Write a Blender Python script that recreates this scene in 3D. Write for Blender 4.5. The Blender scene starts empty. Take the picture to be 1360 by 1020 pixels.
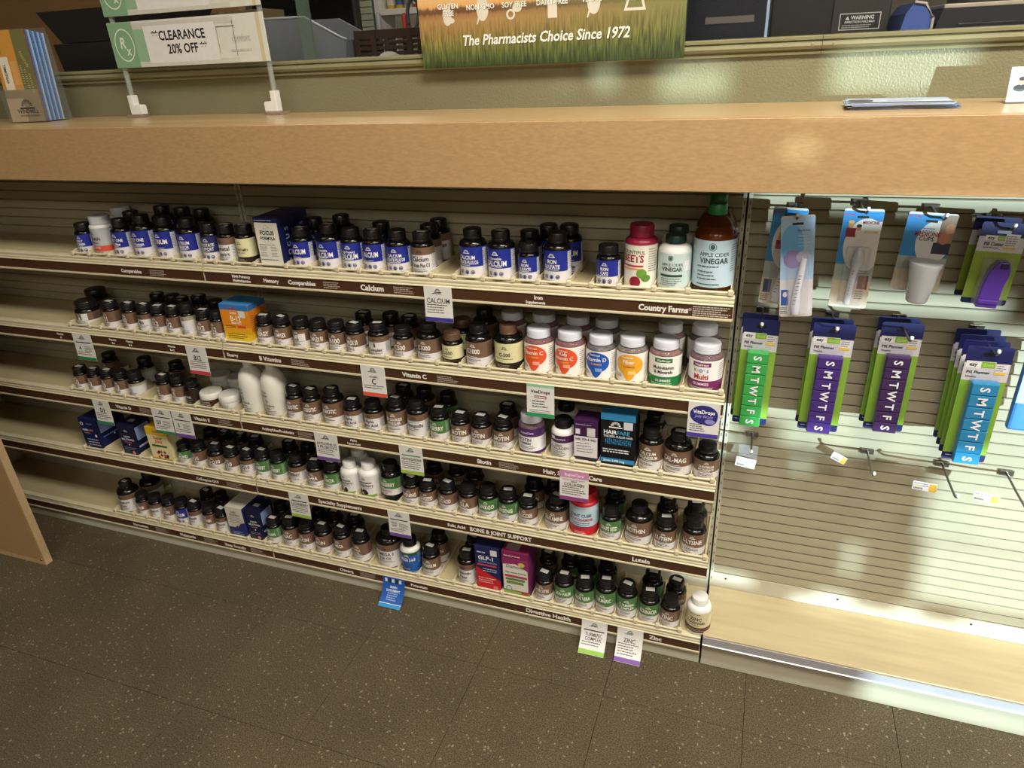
import bpy, bmesh, math, random
from mathutils import Matrix, Vector

random.seed(7)
SC = bpy.context.scene
COL = SC.collection

# ------------------------------------------------------------------ camera
cam_d = bpy.data.cameras.new('camera')
cam = bpy.data.objects.new('camera', cam_d)
COL.objects.link(cam)
RT = Vector((0.94343497, 0.32844403, -0.04533179))
UP = Vector((-0.10553205, 0.42708072, 0.89803399))
FW = Vector((-0.31431423, 0.84245272, -0.43758426))
cam.matrix_world = Matrix(((RT.x, UP.x, -FW.x, 0.0279), (RT.y, UP.y, -FW.y, -1.2683),
                           (RT.z, UP.z, -FW.z, 1.3621), (0, 0, 0, 1)))
cam_d.sensor_fit = 'HORIZONTAL'
cam_d.sensor_width = 36.0
cam_d.lens = 36.0 * 918.3 / 1360.0
cam_d.clip_start = 0.02
SC.camera = cam

# ------------------------------------------------------------------ world, sun, lamps, exposure
W = bpy.data.worlds.new('world')
SC.world = W
W.use_nodes = True
W.node_tree.nodes['Background'].inputs[0].default_value = (0.80, 0.88, 1.0, 1)
W.node_tree.nodes['Background'].inputs[1].default_value = 0.35

sun_d = bpy.data.lights.new('low_sun', 'SUN')
sun_d.energy = 5.8
sun_d.color = (0.70, 0.93, 1.0)
sun_d.angle = math.radians(0.45)
sun = bpy.data.objects.new('low_sun', sun_d)
COL.objects.link(sun)
SUN_DIR = Vector((-0.65, 0.76, 0.0)).normalized()
sun.rotation_euler = SUN_DIR.to_track_quat('-Z', 'Y').to_euler()

def area(name, x, y, z, sx, sy, power, col):
    d = bpy.data.lights.new(name, 'AREA')
    d.shape = 'RECTANGLE'; d.size = sx; d.size_y = sy
    d.energy = power; d.color = col
    o = bpy.data.objects.new(name, d)
    COL.objects.link(o)
    o.location = (x, y, z)
    return o
WARM = (1.0, 0.935, 0.83)
for x, y, p in ((-1.7, -0.95, 6), (0.35, -1.0, 44), (2.0, -1.0, 46), (-1.9, -3.4, 3), (0.1, -3.4, 17), (1.9, -3.4, 20)):
    area('ceiling_panel_light', x, y, 2.66, 1.15, 0.55, p, WARM)
area('pharmacy_light', -1.6, 1.7, 2.55, 1.1, 0.55, 16, (1.0, 0.92, 0.80))
area('pharmacy_light', 0.9, 1.9, 2.55, 1.1, 0.55, 5, (1.0, 0.95, 0.88))

SC.view_settings.view_transform = 'Standard'
SC.view_settings.look = 'None'
SC.view_settings.gamma = 1.0
SC.view_settings.use_curve_mapping = False
SC.view_settings.exposure = 0.57

# ------------------------------------------------------------------ materials
def lin(h):
    if isinstance(h, str):
        h = h.lstrip('#')
        c = [int(h[i:i + 2], 16) / 255 for i in (0, 2, 4)]
    else:
        c = h
    return tuple(((v / 12.92) if v <= 0.04045 else ((v + 0.055) / 1.055) ** 2.4) for v in c)

MATS = {}
def mat(name, col, rough=0.5, metal=0.0, var=0.06, scale=30, bump=0.0, bscale=200, alpha=1.0,
        trans=0.0, coat=0.0, emit=0.0, spec=0.5, stretch=None):
    if name in MATS:
        return MATS[name]
    m = bpy.data.materials.new(name)
    m.use_nodes = True
    nt = m.node_tree
    b = nt.nodes['Principled BSDF']
    c = lin(col)
    tc = nt.nodes.new('ShaderNodeTexCoord')
    src = tc.outputs['Object']
    if stretch:
        mp = nt.nodes.new('ShaderNodeMapping')
        mp.inputs['Scale'].default_value = stretch
        nt.links.new(src, mp.inputs[0]); src = mp.outputs[0]
    n = nt.nodes.new('ShaderNodeTexNoise')
    n.inputs['Scale'].default_value = scale
    n.inputs['Detail'].default_value = 3
    nt.links.new(src, n.inputs['Vector'])
    r = nt.nodes.new('ShaderNodeValToRGB')
    r.color_ramp.elements[0].position = 0.3
    r.color_ramp.elements[1].position = 0.7
    r.color_ramp.elements[0].color = (*[v * (1 - var) for v in c], 1)
    r.color_ramp.elements[1].color = (*[min(1, v * (1 + var)) for v in c], 1)
    nt.links.new(n.outputs['Fac'], r.inputs[0])
    nt.links.new(r.outputs[0], b.inputs['Base Color'])
    b.inputs['Roughness'].default_value = rough
    b.inputs['Metallic'].default_value = metal
    b.inputs['Alpha'].default_value = alpha
    b.inputs['Transmission Weight'].default_value = trans
    b.inputs['Coat Weight'].default_value = coat
    b.inputs['Specular IOR Level'].default_value = spec
    if emit:
        nt.links.new(r.outputs[0], b.inputs['Emission Color'])
        b.inputs['Emission Strength'].default_value = emit
    if bump:
        n2 = nt.nodes.new('ShaderNodeTexNoise')
        n2.inputs['Scale'].default_value = bscale
        n2.inputs['Detail'].default_value = 2
        nt.links.new(src, n2.inputs['Vector'])
        bp = nt.nodes.new('ShaderNodeBump')
        bp.inputs['Strength'].default_value = bump
        bp.inputs['Distance'].default_value = 0.002
        nt.links.new(n2.outputs['Fac'], bp.inputs['Height'])
        nt.links.new(bp.outputs[0], b.inputs['Normal'])
    MATS[name] = m
    return m

def ink(col, rough=0.42):
    return mat('ink_' + col.lstrip('#') + ('' if rough == 0.42 else '_g'), col, rough, var=0.03, scale=60)

def tile_material():
    m = bpy.data.materials.new('speckled_vinyl_tile')
    m.use_nodes = True
    nt = m.node_tree; b = nt.nodes['Principled BSDF']
    geo = nt.nodes.new('ShaderNodeNewGeometry')
    n1 = nt.nodes.new('ShaderNodeTexNoise'); n1.inputs['Scale'].default_value = 330; n1.inputs['Detail'].default_value = 4
    n2 = nt.nodes.new('ShaderNodeTexNoise'); n2.inputs['Scale'].default_value = 4.5; n2.inputs['Detail'].default_value = 3
    v = nt.nodes.new('ShaderNodeTexVoronoi'); v.inputs['Scale'].default_value = 260
    for n in (n1, n2, v):
        nt.links.new(geo.outputs['Position'], n.inputs['Vector'])
    r1 = nt.nodes.new('ShaderNodeValToRGB')
    e = r1.color_ramp.elements
    e[0].position = 0.32; e[0].color = (*lin('352d20'), 1)
    e[1].position = 0.70; e[1].color = (*lin('73684f'), 1)
    k = e.new(0.5); k.color = (*lin('534937'), 1)
    nt.links.new(n1.outputs['Fac'], r1.inputs[0])
    # light stone chips
    r2 = nt.nodes.new('ShaderNodeValToRGB')
    r2.color_ramp.elements[0].position = 0.980; r2.color_ramp.elements[0].color = (0, 0, 0, 1)
    r2.color_ramp.elements[1].position = 0.990; r2.color_ramp.elements[1].color = (1, 1, 1, 1)
    sep = nt.nodes.new('ShaderNodeSeparateColor')
    nt.links.new(v.outputs['Color'], sep.inputs[0])
    nt.links.new(sep.outputs[0], r2.inputs[0])
    mx = nt.nodes.new('ShaderNodeMix'); mx.data_type = 'RGBA'
    nt.links.new(r2.outputs[0], mx.inputs['Factor'])
    nt.links.new(r1.outputs[0], mx.inputs['A'])
    mx.inputs['B'].default_value = (*lin('8d8268'), 1)
    r3 = nt.nodes.new('ShaderNodeValToRGB')
    r3.color_ramp.elements[0].position = 0.3; r3.color_ramp.elements[0].color = (0.82, 0.82, 0.80, 1)
    r3.color_ramp.elements[1].position = 0.7; r3.color_ramp.elements[1].color = (1.08, 1.08, 1.08, 1)
    nt.links.new(n2.outputs['Fac'], r3.inputs[0])
    m2 = nt.nodes.new('ShaderNodeMix'); m2.data_type = 'RGBA'; m2.blend_type = 'MULTIPLY'
    m2.inputs['Factor'].default_value = 1
    nt.links.new(mx.outputs['Result'], m2.inputs['A']); nt.links.new(r3.outputs[0], m2.inputs['B'])
    nt.links.new(m2.outputs['Result'], b.inputs['Base Color'])
    b.inputs['Roughness'].default_value = 0.55
    b.inputs['Specular IOR Level'].default_value = 0.35
    return m

def grass_poster_material(z0, z1):
    """printed meadow at sunset: tree line, warm field, green blades"""
    m = bpy.data.materials.new('printed_meadow')
    m.use_nodes = True
    nt = m.node_tree; b = nt.nodes['Principled BSDF']
    tc = nt.nodes.new('ShaderNodeTexCoord')
    sp = nt.nodes.new('ShaderNodeSeparateXYZ')
    nt.links.new(tc.outputs['Object'], sp.inputs[0])
    mr = nt.nodes.new('ShaderNodeMapRange')
    mr.inputs['From Min'].default_value = z0; mr.inputs['From Max'].default_value = z1
    nt.links.new(sp.outputs['Z'], mr.inputs['Value'])
    mp = nt.nodes.new('ShaderNodeMapping'); mp.inputs['Scale'].default_value = (260, 1, 26)
    mp.inputs['Rotation'].default_value = (0, 0.12, 0)
    nt.links.new(tc.outputs['Object'], mp.inputs[0])
    n = nt.nodes.new('ShaderNodeTexNoise'); n.inputs['Scale'].default_value = 1.0; n.inputs['Detail'].default_value = 4
    nt.links.new(mp.outputs[0], n.inputs['Vector'])
    ad = nt.nodes.new('ShaderNodeMath'); ad.operation = 'MULTIPLY_ADD'
    ad.inputs[1].default_value = 0.10; 
    nt.links.new(n.outputs['Fac'], ad.inputs[0]); nt.links.new(mr.outputs[0], ad.inputs[2])
    r = nt.nodes.new('ShaderNodeValToRGB')
    e = r.color_ramp.elements
    stops = [(0.0, '27351b'), (0.10, '3c4c27'), (0.22, '5d6636'), (0.34, '7f7840'), (0.46, '977c46'),
             (0.60, 'a98350'), (0.66, '9a6f44'), (0.685, '6a4a30'), (0.73, '74513a'), (0.76, 'd9a563'), (1.0, 'ecd3a0')]
    e[0].position, e[1].position = 0.0, 1.0
    e[0].color = (*lin(stops[0][1]), 1); e[1].color = (*lin(stops[-1][1]), 1)
    for p, c in stops[1:-1]:
        q = e.new(p); q.color = (*lin(c), 1)
    nt.links.new(ad.outputs[0], r.inputs[0])
    # greener towards the right of the printed field
    mr2 = nt.nodes.new('ShaderNodeMapRange')
    mr2.inputs['From Min'].default_value = -0.12; mr2.inputs['From Max'].default_value = 0.28
    mr2.inputs['To Max'].default_value = 0.85
    nt.links.new(sp.outputs['X'], mr2.inputs['Value'])
    mg = nt.nodes.new('ShaderNodeMix'); mg.data_type = 'RGBA'
    nt.links.new(mr2.outputs[0], mg.inputs['Factor'])
    nt.links.new(r.outputs[0], mg.inputs['A'])
    r4 = nt.nodes.new('ShaderNodeValToRGB')
    r4.color_ramp.elements[0].position = 0.0; r4.color_ramp.elements[0].color = (*lin('2a3c1e'), 1)
    r4.color_ramp.elements[1].position = 0.75; r4.color_ramp.elements[1].color = (*lin('76804a'), 1)
    nt.links.new(ad.outputs[0], r4.inputs[0])
    nt.links.new(r4.outputs[0], mg.inputs['B'])
    # blade streaks
    r2 = nt.nodes.new('ShaderNodeValToRGB')
    r2.color_ramp.elements[0].position = 0.35; r2.color_ramp.elements[0].color = (0.42, 0.42, 0.42, 1)
    r2.color_ramp.elements[1].position = 0.65; r2.color_ramp.elements[1].color = (1.4, 1.4, 1.25, 1)
    nt.links.new(n.outputs['Fac'], r2.inputs[0])
    mx = nt.nodes.new('ShaderNodeMix'); mx.data_type = 'RGBA'; mx.blend_type = 'MULTIPLY'
    mr3 = nt.nodes.new('ShaderNodeMapRange')
    mr3.inputs['From Min'].default_value = 0.62; mr3.inputs['From Max'].default_value = 0.3
    nt.links.new(mr.outputs[0], mr3.inputs['Value'])
    nt.links.new(mr3.outputs[0], mx.inputs['Factor'])
    nt.links.new(mg.outputs['Result'], mx.inputs['A']); nt.links.new(r2.outputs[0], mx.inputs['B'])
    nt.links.new(mx.outputs['Result'], b.inputs['Base Color'])
    b.inputs['Roughness'].default_value = 0.5
    return m

M_CREAM = mat('cream_plastic', 'd0c5a6', 0.38, var=0.04)
M_SHELF = mat('cream_shelf_laminate', 'bcae88', 0.42, var=0.06, scale=9, stretch=(1, 6, 6))
M_WOOD = mat('pale_maple_laminate', 'bfb08a', 0.40, var=0.09, scale=5, stretch=(1, 9, 9))
M_SLAT = mat('beige_slat', 'a39b82', 0.5, var=0.05, scale=7, stretch=(1, 8, 8))
M_RISER = mat('off_white_metal', 'c4bfac', 0.4, var=0.03)
M_KICK = mat('beige_kick_plate', 'aea792', 0.42, var=0.05, scale=8, stretch=(1, 6, 6))
M_CHAN = mat('silver_channel', 'b9b7bd', 0.42, metal=0.3, var=0.05)
M_STRIP = mat('brown_label_strip', '4a3020', 0.3, var=0.05)
M_DARK = mat('dark_gap', '14110d', 0.8, var=0.1)
M_LAM = mat('tan_wood_laminate', 'ad8c62', 0.40, var=0.10, scale=330, stretch=(0.28, 1, 1), bump=0.05, bscale=300)
M_LAM_LIT = mat('tan_laminate_lit_top', 'b89a6e', 0.30, var=0.07, scale=330, stretch=(0.28, 1, 1))  # same laminate as the fascia, lightened: the top's brighter light is in the colour
M_WALL = mat('olive_orange_peel_wall', '79765a', 0.42, var=0.05, scale=6, bump=0.55, bscale=260)
M_TRIM = mat('olive_gloss_trim', '868363', 0.25, var=0.05, scale=10)
M_GLASS = mat('window_glass', '0a0d0c', 0.02, var=0.0, alpha=0.07, spec=0.5)
M_ACRYL = mat('clear_acrylic', 'a4aca8', 0.05, var=0.0, alpha=0.07)
M_CLEAR = mat('clear_plastic', 'c4c4cc', 0.08, var=0.0, alpha=0.13)
M_BLACKG = mat('black_bottle_plastic', '0d0a09', 0.16, var=0.2)
M_CAP = mat('black_ribbed_cap', '171618', 0.24, var=0.12)
M_WHITEP = mat('white_plastic', 'e3e2dd', 0.3, var=0.03)
M_STICK = mat('price_sticker_paper', 'b9b7ae', 0.6, var=0.05)
M_LBROWN = mat('bronze_foil_label', '7e6350', 0.33, metal=0.22, var=0.06)
M_LWHITE = mat('white_label', 'd9d5d4', 0.42, var=0.03)
M_LNAVY = mat('royal_blue_label', '232f8c', 0.3, var=0.05)
M_LDNAVY = mat('dark_blue_label', '2b2c63', 0.3, var=0.05)
M_LGREEN = mat('leaf_green_label', '4d7d45', 0.36, metal=0.1, var=0.06)
M_STEEL = mat('chrome_wire', '9a9690', 0.22, metal=0.9, var=0.05)
M_TILE = tile_material()

# ------------------------------------------------------------------ mesh helpers
def mk(name, V, F, mats, parent=None, mi=None, smooth=None, loc=None):
    me = bpy.data.meshes.new(name)
    me.from_pydata(V, [], F)
    for m in (mats if isinstance(mats, (list, tuple)) else [mats]):
        me.materials.append(m)
    if mi:
        me.polygons.foreach_set('material_index', mi)
    if smooth is not None:
        me.polygons.foreach_set('use_smooth', [True] * len(F))
        try:
            me.set_sharp_from_angle(angle=math.radians(smooth))
        except Exception:
            pass
    me.update()
    return link(name, me, parent, loc)

def link(name, me, parent=None, loc=None):
    o = bpy.data.objects.new(name, me)
    COL.objects.link(o)
    if parent is not None:
        o.parent = parent
    if loc is not None:
        o.location = loc
    return o

def tag(o, label, cat, group=None, kind=None):
    o['label'] = label
    o['category'] = cat
    if group:
        o['group'] = group
    if kind:
        o['kind'] = kind
    return o

def thing(name, label, cat, loc=(0, 0, 0), group=None):
    o = bpy.data.objects.new(name, None)
    o.empty_display_size = 0.02
    COL.objects.link(o)
    o.location = loc
    return tag(o, label, cat, group)

def struct(o, label=None, cat=None):
    o['kind'] = 'structure'
    if label: o['label'] = label
    if cat: o['category'] = cat
    return o

class MB:
    """collects simple solids into one mesh"""
    def __init__(s):
        s.V, s.F, s.I = [], [], []
    def add(s, V, F, i=0):
        n = len(s.V)
        s.V += [tuple(v) for v in V]
        s.F += [tuple(a + n for a in f) for f in F]
        s.I += [i] * len(F)
    def box(s, x0, x1, y0, y1, z0, z1, i=0, b=0.0):
        if b <= 0:
            V = [(x, y, z) for z in (z0, z1) for y in (y0, y1) for x in (x0, x1)]
            F = [(0, 2, 3, 1), (4, 5, 7, 6), (0, 1, 5, 4), (2, 6, 7, 3), (0, 4, 6, 2), (1, 3, 7, 5)]
            s.add(V, F, i)
            return s
        bm = bmesh.new()
        bmesh.ops.create_cube(bm, size=1)
        for v in bm.verts:
            v.co = ((x0 + x1) / 2 + v.co.x * (x1 - x0), (y0 + y1) / 2 + v.co.y * (y1 - y0), (z0 + z1) / 2 + v.co.z * (z1 - z0))
        bmesh.ops.bevel(bm, geom=bm.edges[:], offset=b, segments=2, affect='EDGES', profile=0.5)
        bm.verts.index_update()
        s.add([v.co[:] for v in bm.verts], [[v.index for v in f.verts] for f in bm.faces], i)
        bm.free()
        return s
    def prism(s, prof, x0, x1, i=0, axis='X'):
        """profile of (y, z) points extruded along X (or (x, z) along Y)"""
        n = len(prof)
        if axis == 'X':
            V = [(x0, a, b) for a, b in prof] + [(x1, a, b) for a, b in prof]
        elif axis == 'Y':
            V = [(a, x0, b) for a, b in prof] + [(a, x1, b) for a, b in prof]
        else:
            V = [(a, b, x0) for a, b in prof] + [(a, b, x1) for a, b in prof]
        F = [(k, (k + 1) % n, (k + 1) % n + n, k + n) for k in range(n)]
        F += [tuple(range(n))[::-1], tuple(range(n, 2 * n))]
        s.add(V, F, i)
        return s
    def lathe(s, prof, seg=32, i=0, cx=0, cy=0, ribs=None):
        n = len(prof)
        V = []
        for k in range(seg):
            a = 2 * math.pi * k / seg
            for j, (r, z) in enumerate(prof):
                rr = r
                if ribs and j in ribs:
                    rr = r - (0.0006 if k % 2 else 0)
                V.append((cx + rr * math.sin(a), cy - rr * math.cos(a), z))
        F = []
        for k in range(seg):
            k2 = (k + 1) % seg
            for j in range(n - 1):
                F.append((k * n + j, k2 * n + j, k2 * n + j + 1, k * n + j + 1))
        b0 = tuple(k * n for k in range(seg))[::-1]
        b1 = tuple(k * n + n - 1 for k in range(seg))
        F += [b0, b1]
        s.add(V, F, i)
        return s
    def tube(s, pts, r, seg=8, i=0):
        pts = [Vector(p) for p in pts]
        rings = []
        for k, p in enumerate(pts):
            t = (pts[min(k + 1, len(pts) - 1)] - pts[max(k - 1, 0)]).normalized()
            a = t.orthogonal().normalized() if abs(t.z) > 0.9 else Vector((0, 0, 1)).cross(t).normalized()
            b = t.cross(a)
            rr = r[k] if isinstance(r, (list, tuple)) else r
            rings.append([p + a * rr * math.cos(2 * math.pi * q / seg) + b * rr * math.sin(2 * math.pi * q / seg) for q in range(seg)])
        V = [v[:] for ring in rings for v in ring]
        F = []
        for k in range(len(pts) - 1):
            for q in range(seg):
                q2 = (q + 1) % seg
                F.append((k * seg + q, k * seg + q2, (k + 1) * seg + q2, (k + 1) * seg + q))
        F.append(tuple(range(seg))[::-1])
        F.append(tuple(range((len(pts) - 1) * seg, len(pts) * seg)))
        s.add(V, F, i)
        return s
    def mesh(s, name, mats, smooth=None):
        me = bpy.data.meshes.new(name)
        me.from_pydata(s.V, [], s.F)
        for m in (mats if isinstance(mats, (list, tuple)) else [mats]):
            me.materials.append(m)
        me.polygons.foreach_set('material_index', s.I)
        bm = bmesh.new(); bm.from_mesh(me)
        bmesh.ops.recalc_face_normals(bm, faces=bm.faces[:])
        bm.to_mesh(me); bm.free()
        if smooth is not None:
            me.polygons.foreach_set('use_smooth', [True] * len(s.F))
            me.set_sharp_from_angle(angle=math.radians(smooth))
        me.update()
        return me
    def build(s, name, mats, parent=None, smooth=None, loc=None):
        return link(name, s.mesh(name, mats, smooth), parent, loc)

# ------------------------------------------------------------------ lettering
GLYPH = {}
_curve = bpy.data.curves.new('glyph', 'FONT')
_curve.resolution_u = 2
_gob = bpy.data.objects.new('glyph', _curve)
COL.objects.link(_gob)
def _eval(t, off):
    _curve.body = t
    _curve.offset = off
    me = _gob.to_mesh()
    V = [(v.co.x, v.co.y) for v in me.vertices]
    F = [tuple(p.vertices) for p in me.polygons]
    _gob.to_mesh_clear()
    return V, F
_IX = None
def glyph(ch, bold):
    global _IX
    k = (ch, bold)
    if k in GLYPH:
        return GLYPH[k]
    if _IX is None:
        _IX = max(v[0] for v in _eval('I', 0)[0])
    adv = max(v[0] for v in _eval(ch + 'I', 0)[0]) - _IX
    V, F = ([], []) if ch == ' ' else _eval(ch, {0: 0.010, 1: 0.024, 2: 0.042}[int(bold)])
    GLYPH[k] = (V, F, adv)
    return GLYPH[k]
def text_width(t, bold=True, sp=0.0):
    return sum(glyph(c, bold)[2] + sp for c in t) / 0.73

class Print:
    """flat ink layers: map(x, z, lift) gives the 3-D place of the ink"""
    def __init__(s, mp=None):
        s.mp = mp or (lambda x, z, o: (x, -o, z))
        s.V, s.F, s.I, s.mats = [], [], [], []
        s.lift = 0.00025
        s.clip = None
    def mi(s, m):
        if isinstance(m, str):
            m = ink(m)
        if m not in s.mats:
            s.mats.append(m)
        return s.mats.index(m)
    def raw(s, V, F, m):
        n = len(s.V); i = s.mi(m)
        if s.clip:
            V = [(min(max(x, s.clip[0]), s.clip[1]), z) for x, z in V]
        s.V += [s.mp(x, z, s.lift) for x, z in V]
        s.F += [tuple(a + n for a in f) for f in F]
        s.I += [i] * len(F)
    def step(s):
        s.lift += 0.00014
        return s
    def rect(s, x0, z0, x1, z1, m, dx=0.004, dz=1.0, auto=0.00002):
        s.lift += auto
        nx = max(1, int(math.ceil((x1 - x0) / dx))); nz = max(1, int(math.ceil((z1 - z0) / dz)))
        V = [(x0 + (x1 - x0) * a / nx, z0 + (z1 - z0) * b / nz) for b in range(nz + 1) for a in range(nx + 1)]
        F = [(b * (nx + 1) + a, b * (nx + 1) + a + 1, (b + 1) * (nx + 1) + a + 1, (b + 1) * (nx + 1) + a) for b in range(nz) for a in range(nx)]
        s.raw(V, F, m)
    def ell(s, cx, cz, rx, rz, m, n=14, fn=None):
        """ellipse cut into columns, so that it can lie on a curved face"""
        s.lift += 0.00002
        V, F = [], []
        nz = max(1, int(2 * rz / 0.006))
        for k in range(n + 1):
            a = math.pi * k / n
            x = -math.cos(a); h = math.sin(a)
            lo, hi = (-h, h) if fn is None else fn(x, h)
            for q in range(nz + 1):
                V.append((cx + x * rx, cz + (lo + (hi - lo) * q / nz) * rz))
        for k in range(n):
            for q in range(nz):
                a0, b0 = k * (nz + 1) + q, (k + 1) * (nz + 1) + q
                F.append((a0, b0, b0 + 1, a0 + 1))
        s.raw(V, F, m)
    def ring(s, cx, cz, r, w, m, n=18, sx=1.0):
        s.lift += 0.00002
        V, F = [], []
        for k in range(n):
            a = 2 * math.pi * k / n
            for rr in (r, r - w):
                V.append((cx + rr * math.cos(a) * sx, cz + rr * math.sin(a)))
        for k in range(n):
            k2 = (k + 1) % n
            F.append((2 * k, 2 * k2, 2 * k2 + 1, 2 * k + 1))
        s.raw(V, F, m)
    def text(s, cx, z, t, cap, m, bold=True, xs=1.0, maxw=None, align='c', shear=0.0, rot=0.0):
        s.lift += 0.00002
        k = cap / 0.73
        w = sum(glyph(c, bold)[2] for c in t) * k * xs
        if maxw and w > maxw:
            xs *= maxw / w; w = maxw
        x = {'c': cx - w / 2, 'l': cx, 'r': cx - w}[align]
        ca, sa = math.cos(rot), math.sin(rot)
        for c in t:
            V, F, adv = glyph(c, bold)
            if F:
                P = []
                for vx, vy in V:
                    px, pz = x + (vx + shear * vy) * k * xs, vy * k
                    if rot:
                        dx = px - cx
                        px, pz = cx + dx * ca - pz * sa, dx * sa + pz * ca
                    P.append((px, z + pz))
                s.raw(P, F, m)
            x += adv * k * xs
        return w
    def fine(s, x0, z1, x1, lines, pitch, h, m, rnd=None):
        """rows of fine print too small to read"""
        s.lift += 0.00002
        r = rnd or random
        for k in range(lines):
            z = z1 - k * pitch
            x = x0
            end = x1 - r.random() * (x1 - x0) * 0.3
            while x < end:
                w = min(end - x, h * r.uniform(1.2, 4.0))
                s.rect(x, z - h, x + w, z, m, auto=0.0)
                x += w + h * 0.55
    def fan(s, cx, z, r, m, n=7):
        """half-round fan of petals above a short bar"""
        for k in range(n):
            a = math.pi * (k + 0.5) / n
            d = math.pi / n * 0.36
            V = [(cx + r * 0.34 * math.cos(a), z + r * 0.34 * math.sin(a)),
                 (cx + r * 0.85 * math.cos(a - d), z + r * 0.85 * math.sin(a - d)),
                 (cx + r * math.cos(a), z + r * math.sin(a)),
                 (cx + r * 0.85 * math.cos(a + d), z + r * 0.85 * math.sin(a + d))]
            s.raw(V, [(0, 1, 2, 3)], m)
        s.rect(cx - r * 1.25, z - r * 0.38, cx + r * 1.25, z - r * 0.12, m)
    def mesh(s, name):
        me = bpy.data.meshes.new(name)
        me.from_pydata(s.V, [], s.F)
        for m in s.mats:
            me.materials.append(m)
        me.polygons.foreach_set('material_index', s.I)
        me.update()
        return me
    def build(s, name, parent, loc=None):
        return link(name, s.mesh(name), parent, loc)

def wrap(R):
    return lambda x, z, o: ((R + o) * math.sin(x / R), -(R + o) * math.cos(x / R), z)

# ================================================================== the setting
XR, XL, XM, XE = 0.0, -2.438, -1.219, 1.219          # ends of the three shelving sections
ZI = [0.9143, 0.7103, 0.5036, 0.2982, 0.0678]        # top of the label strip of each shelf
ZS = [z + 0.018 for z in ZI]                         # shelf surfaces
SHELF = ['top shelf', 'second shelf', 'third shelf', 'fourth shelf', 'bottom shelf']
WALL_Y = 0.235
CT = 1.2447                                          # counter top height

# floor: a screed with vinyl tiles on it
fl = MB().box(-4.2, 5.2, -4.6, 2.6, -0.06, -0.004).build('floor', mat('dark_tile_joint', '2a241b', 0.8))
struct(fl, 'dark speckled brown vinyl tile floor', 'floor')
P = 0.3105
tile_me = MB().box(0.0005, P - 0.0005, 0.0005, P - 0.0005, -0.004, 0.0, b=0.0004).mesh('floor_tile', M_TILE)
for i in range(-9, 6):
    for j in range(-10, 3):
        if j * P - 0.156 > 0.0 and j > 1: continue
        link('floor_tile', tile_me, fl, (0.109 + i * P, -0.156 + j * P, 0))

# ceiling, far walls (behind the camera)
struct(MB().box(-4.2, 5.2, -4.6, 2.6, 2.72, 2.78).build('ceiling', mat('white_ceiling_tile', 'd6d2c6', 0.8)), 'off-white ceiling above the shop', 'ceiling')
struct(MB().box(-4.26, -4.2, -4.6, 2.6, 0, 2.72).build('wall_left', mat('brown_paint', '6a5a44', 0.7)), 'tan painted side wall left of the shop', 'wall')
struct(MB().box(5.2, 5.26, -4.6, 2.6, 0, 2.72).build('wall_right', mat('tan_paint', 'b49a74', 0.7)), 'tan painted side wall right of the shop', 'wall')

# unseen wall added behind the camera: openings cut to shape the sun patches
FY = -4.4
SH = 0.65 / 0.76 * (0.18 - FY)
OPEN = [(0.20, 1.3, 0.0, 0.118), (-0.10, 0.13, 0.119, 0.15), (0.25, 0.36, 0.119, 0.15), (0.43, 0.50, 0.119, 0.15), (0.56, 1.3, 0.119, 0.15),
        (0.30, 0.355, 0.20, 0.30), (0.45, 1.3, 0.17, 0.34), (0.43, 1.3, 0.345, 0.60), (0.12, 1.3, 0.535, 0.63), (-0.03, 0.07, 0.50, 0.66), (0.16, 0.215, 0.465, 0.515),
        (0.05, 1.3, 0.60, 0.645), (0.40, 1.3, 0.645, 0.84), (0.06, 0.5, 0.86, 0.905),
        (0.03, 0.10, 1.03, 1.05), (0.01, 0.9, 1.062, 1.12), (-0.135, -0.075, 1.186, 1.208), (-0.14, 0.02, 1.255, 1.312), (0.17, 0.42, 1.255, 1.335), (-0.34, -0.30, 1.27, 1.295), (-0.27, -0.20, 1.275, 1.32)]
OPEN = [(a + SH, min(b + SH, 5.15), c, d) for a, b, c, d in OPEN]
xs = sorted({-4.2, 5.2, *[v for o in OPEN for v in o[:2]]}); zs = sorted({0.0, 2.72, *[v for o in OPEN for v in o[2:]]})
wf = MB()
for a, b in zip(xs, xs[1:]):
    run = None
    for c, d in zip(zs, zs[1:]):
        mx, mz = (a + b) / 2, (c + d) / 2
        if any(o[0] < mx < o[1] and o[2] < mz < o[3] for o in OPEN):
            if run: wf.box(a, b, FY - 0.04, FY, *run); run = None
        else:
            run = (run[0], d) if run else (c, d)
    if run: wf.box(a, b, FY - 0.04, FY, *run)
struct(wf.build('sun_patch_wall', mat('sun_patch_wall_paint', 'b8ad98', 0.6)), 'added wall behind the viewer with openings cut to shape sun patches', 'wall')

# olive wall above the counter and the wall behind the shelving
struct(MB().box(-4.2, 5.2, WALL_Y, WALL_Y + 0.09, 0, 1.3262).build('wall_back', M_WALL), 'olive green orange-peel textured wall above the tan counter', 'wall')

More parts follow.
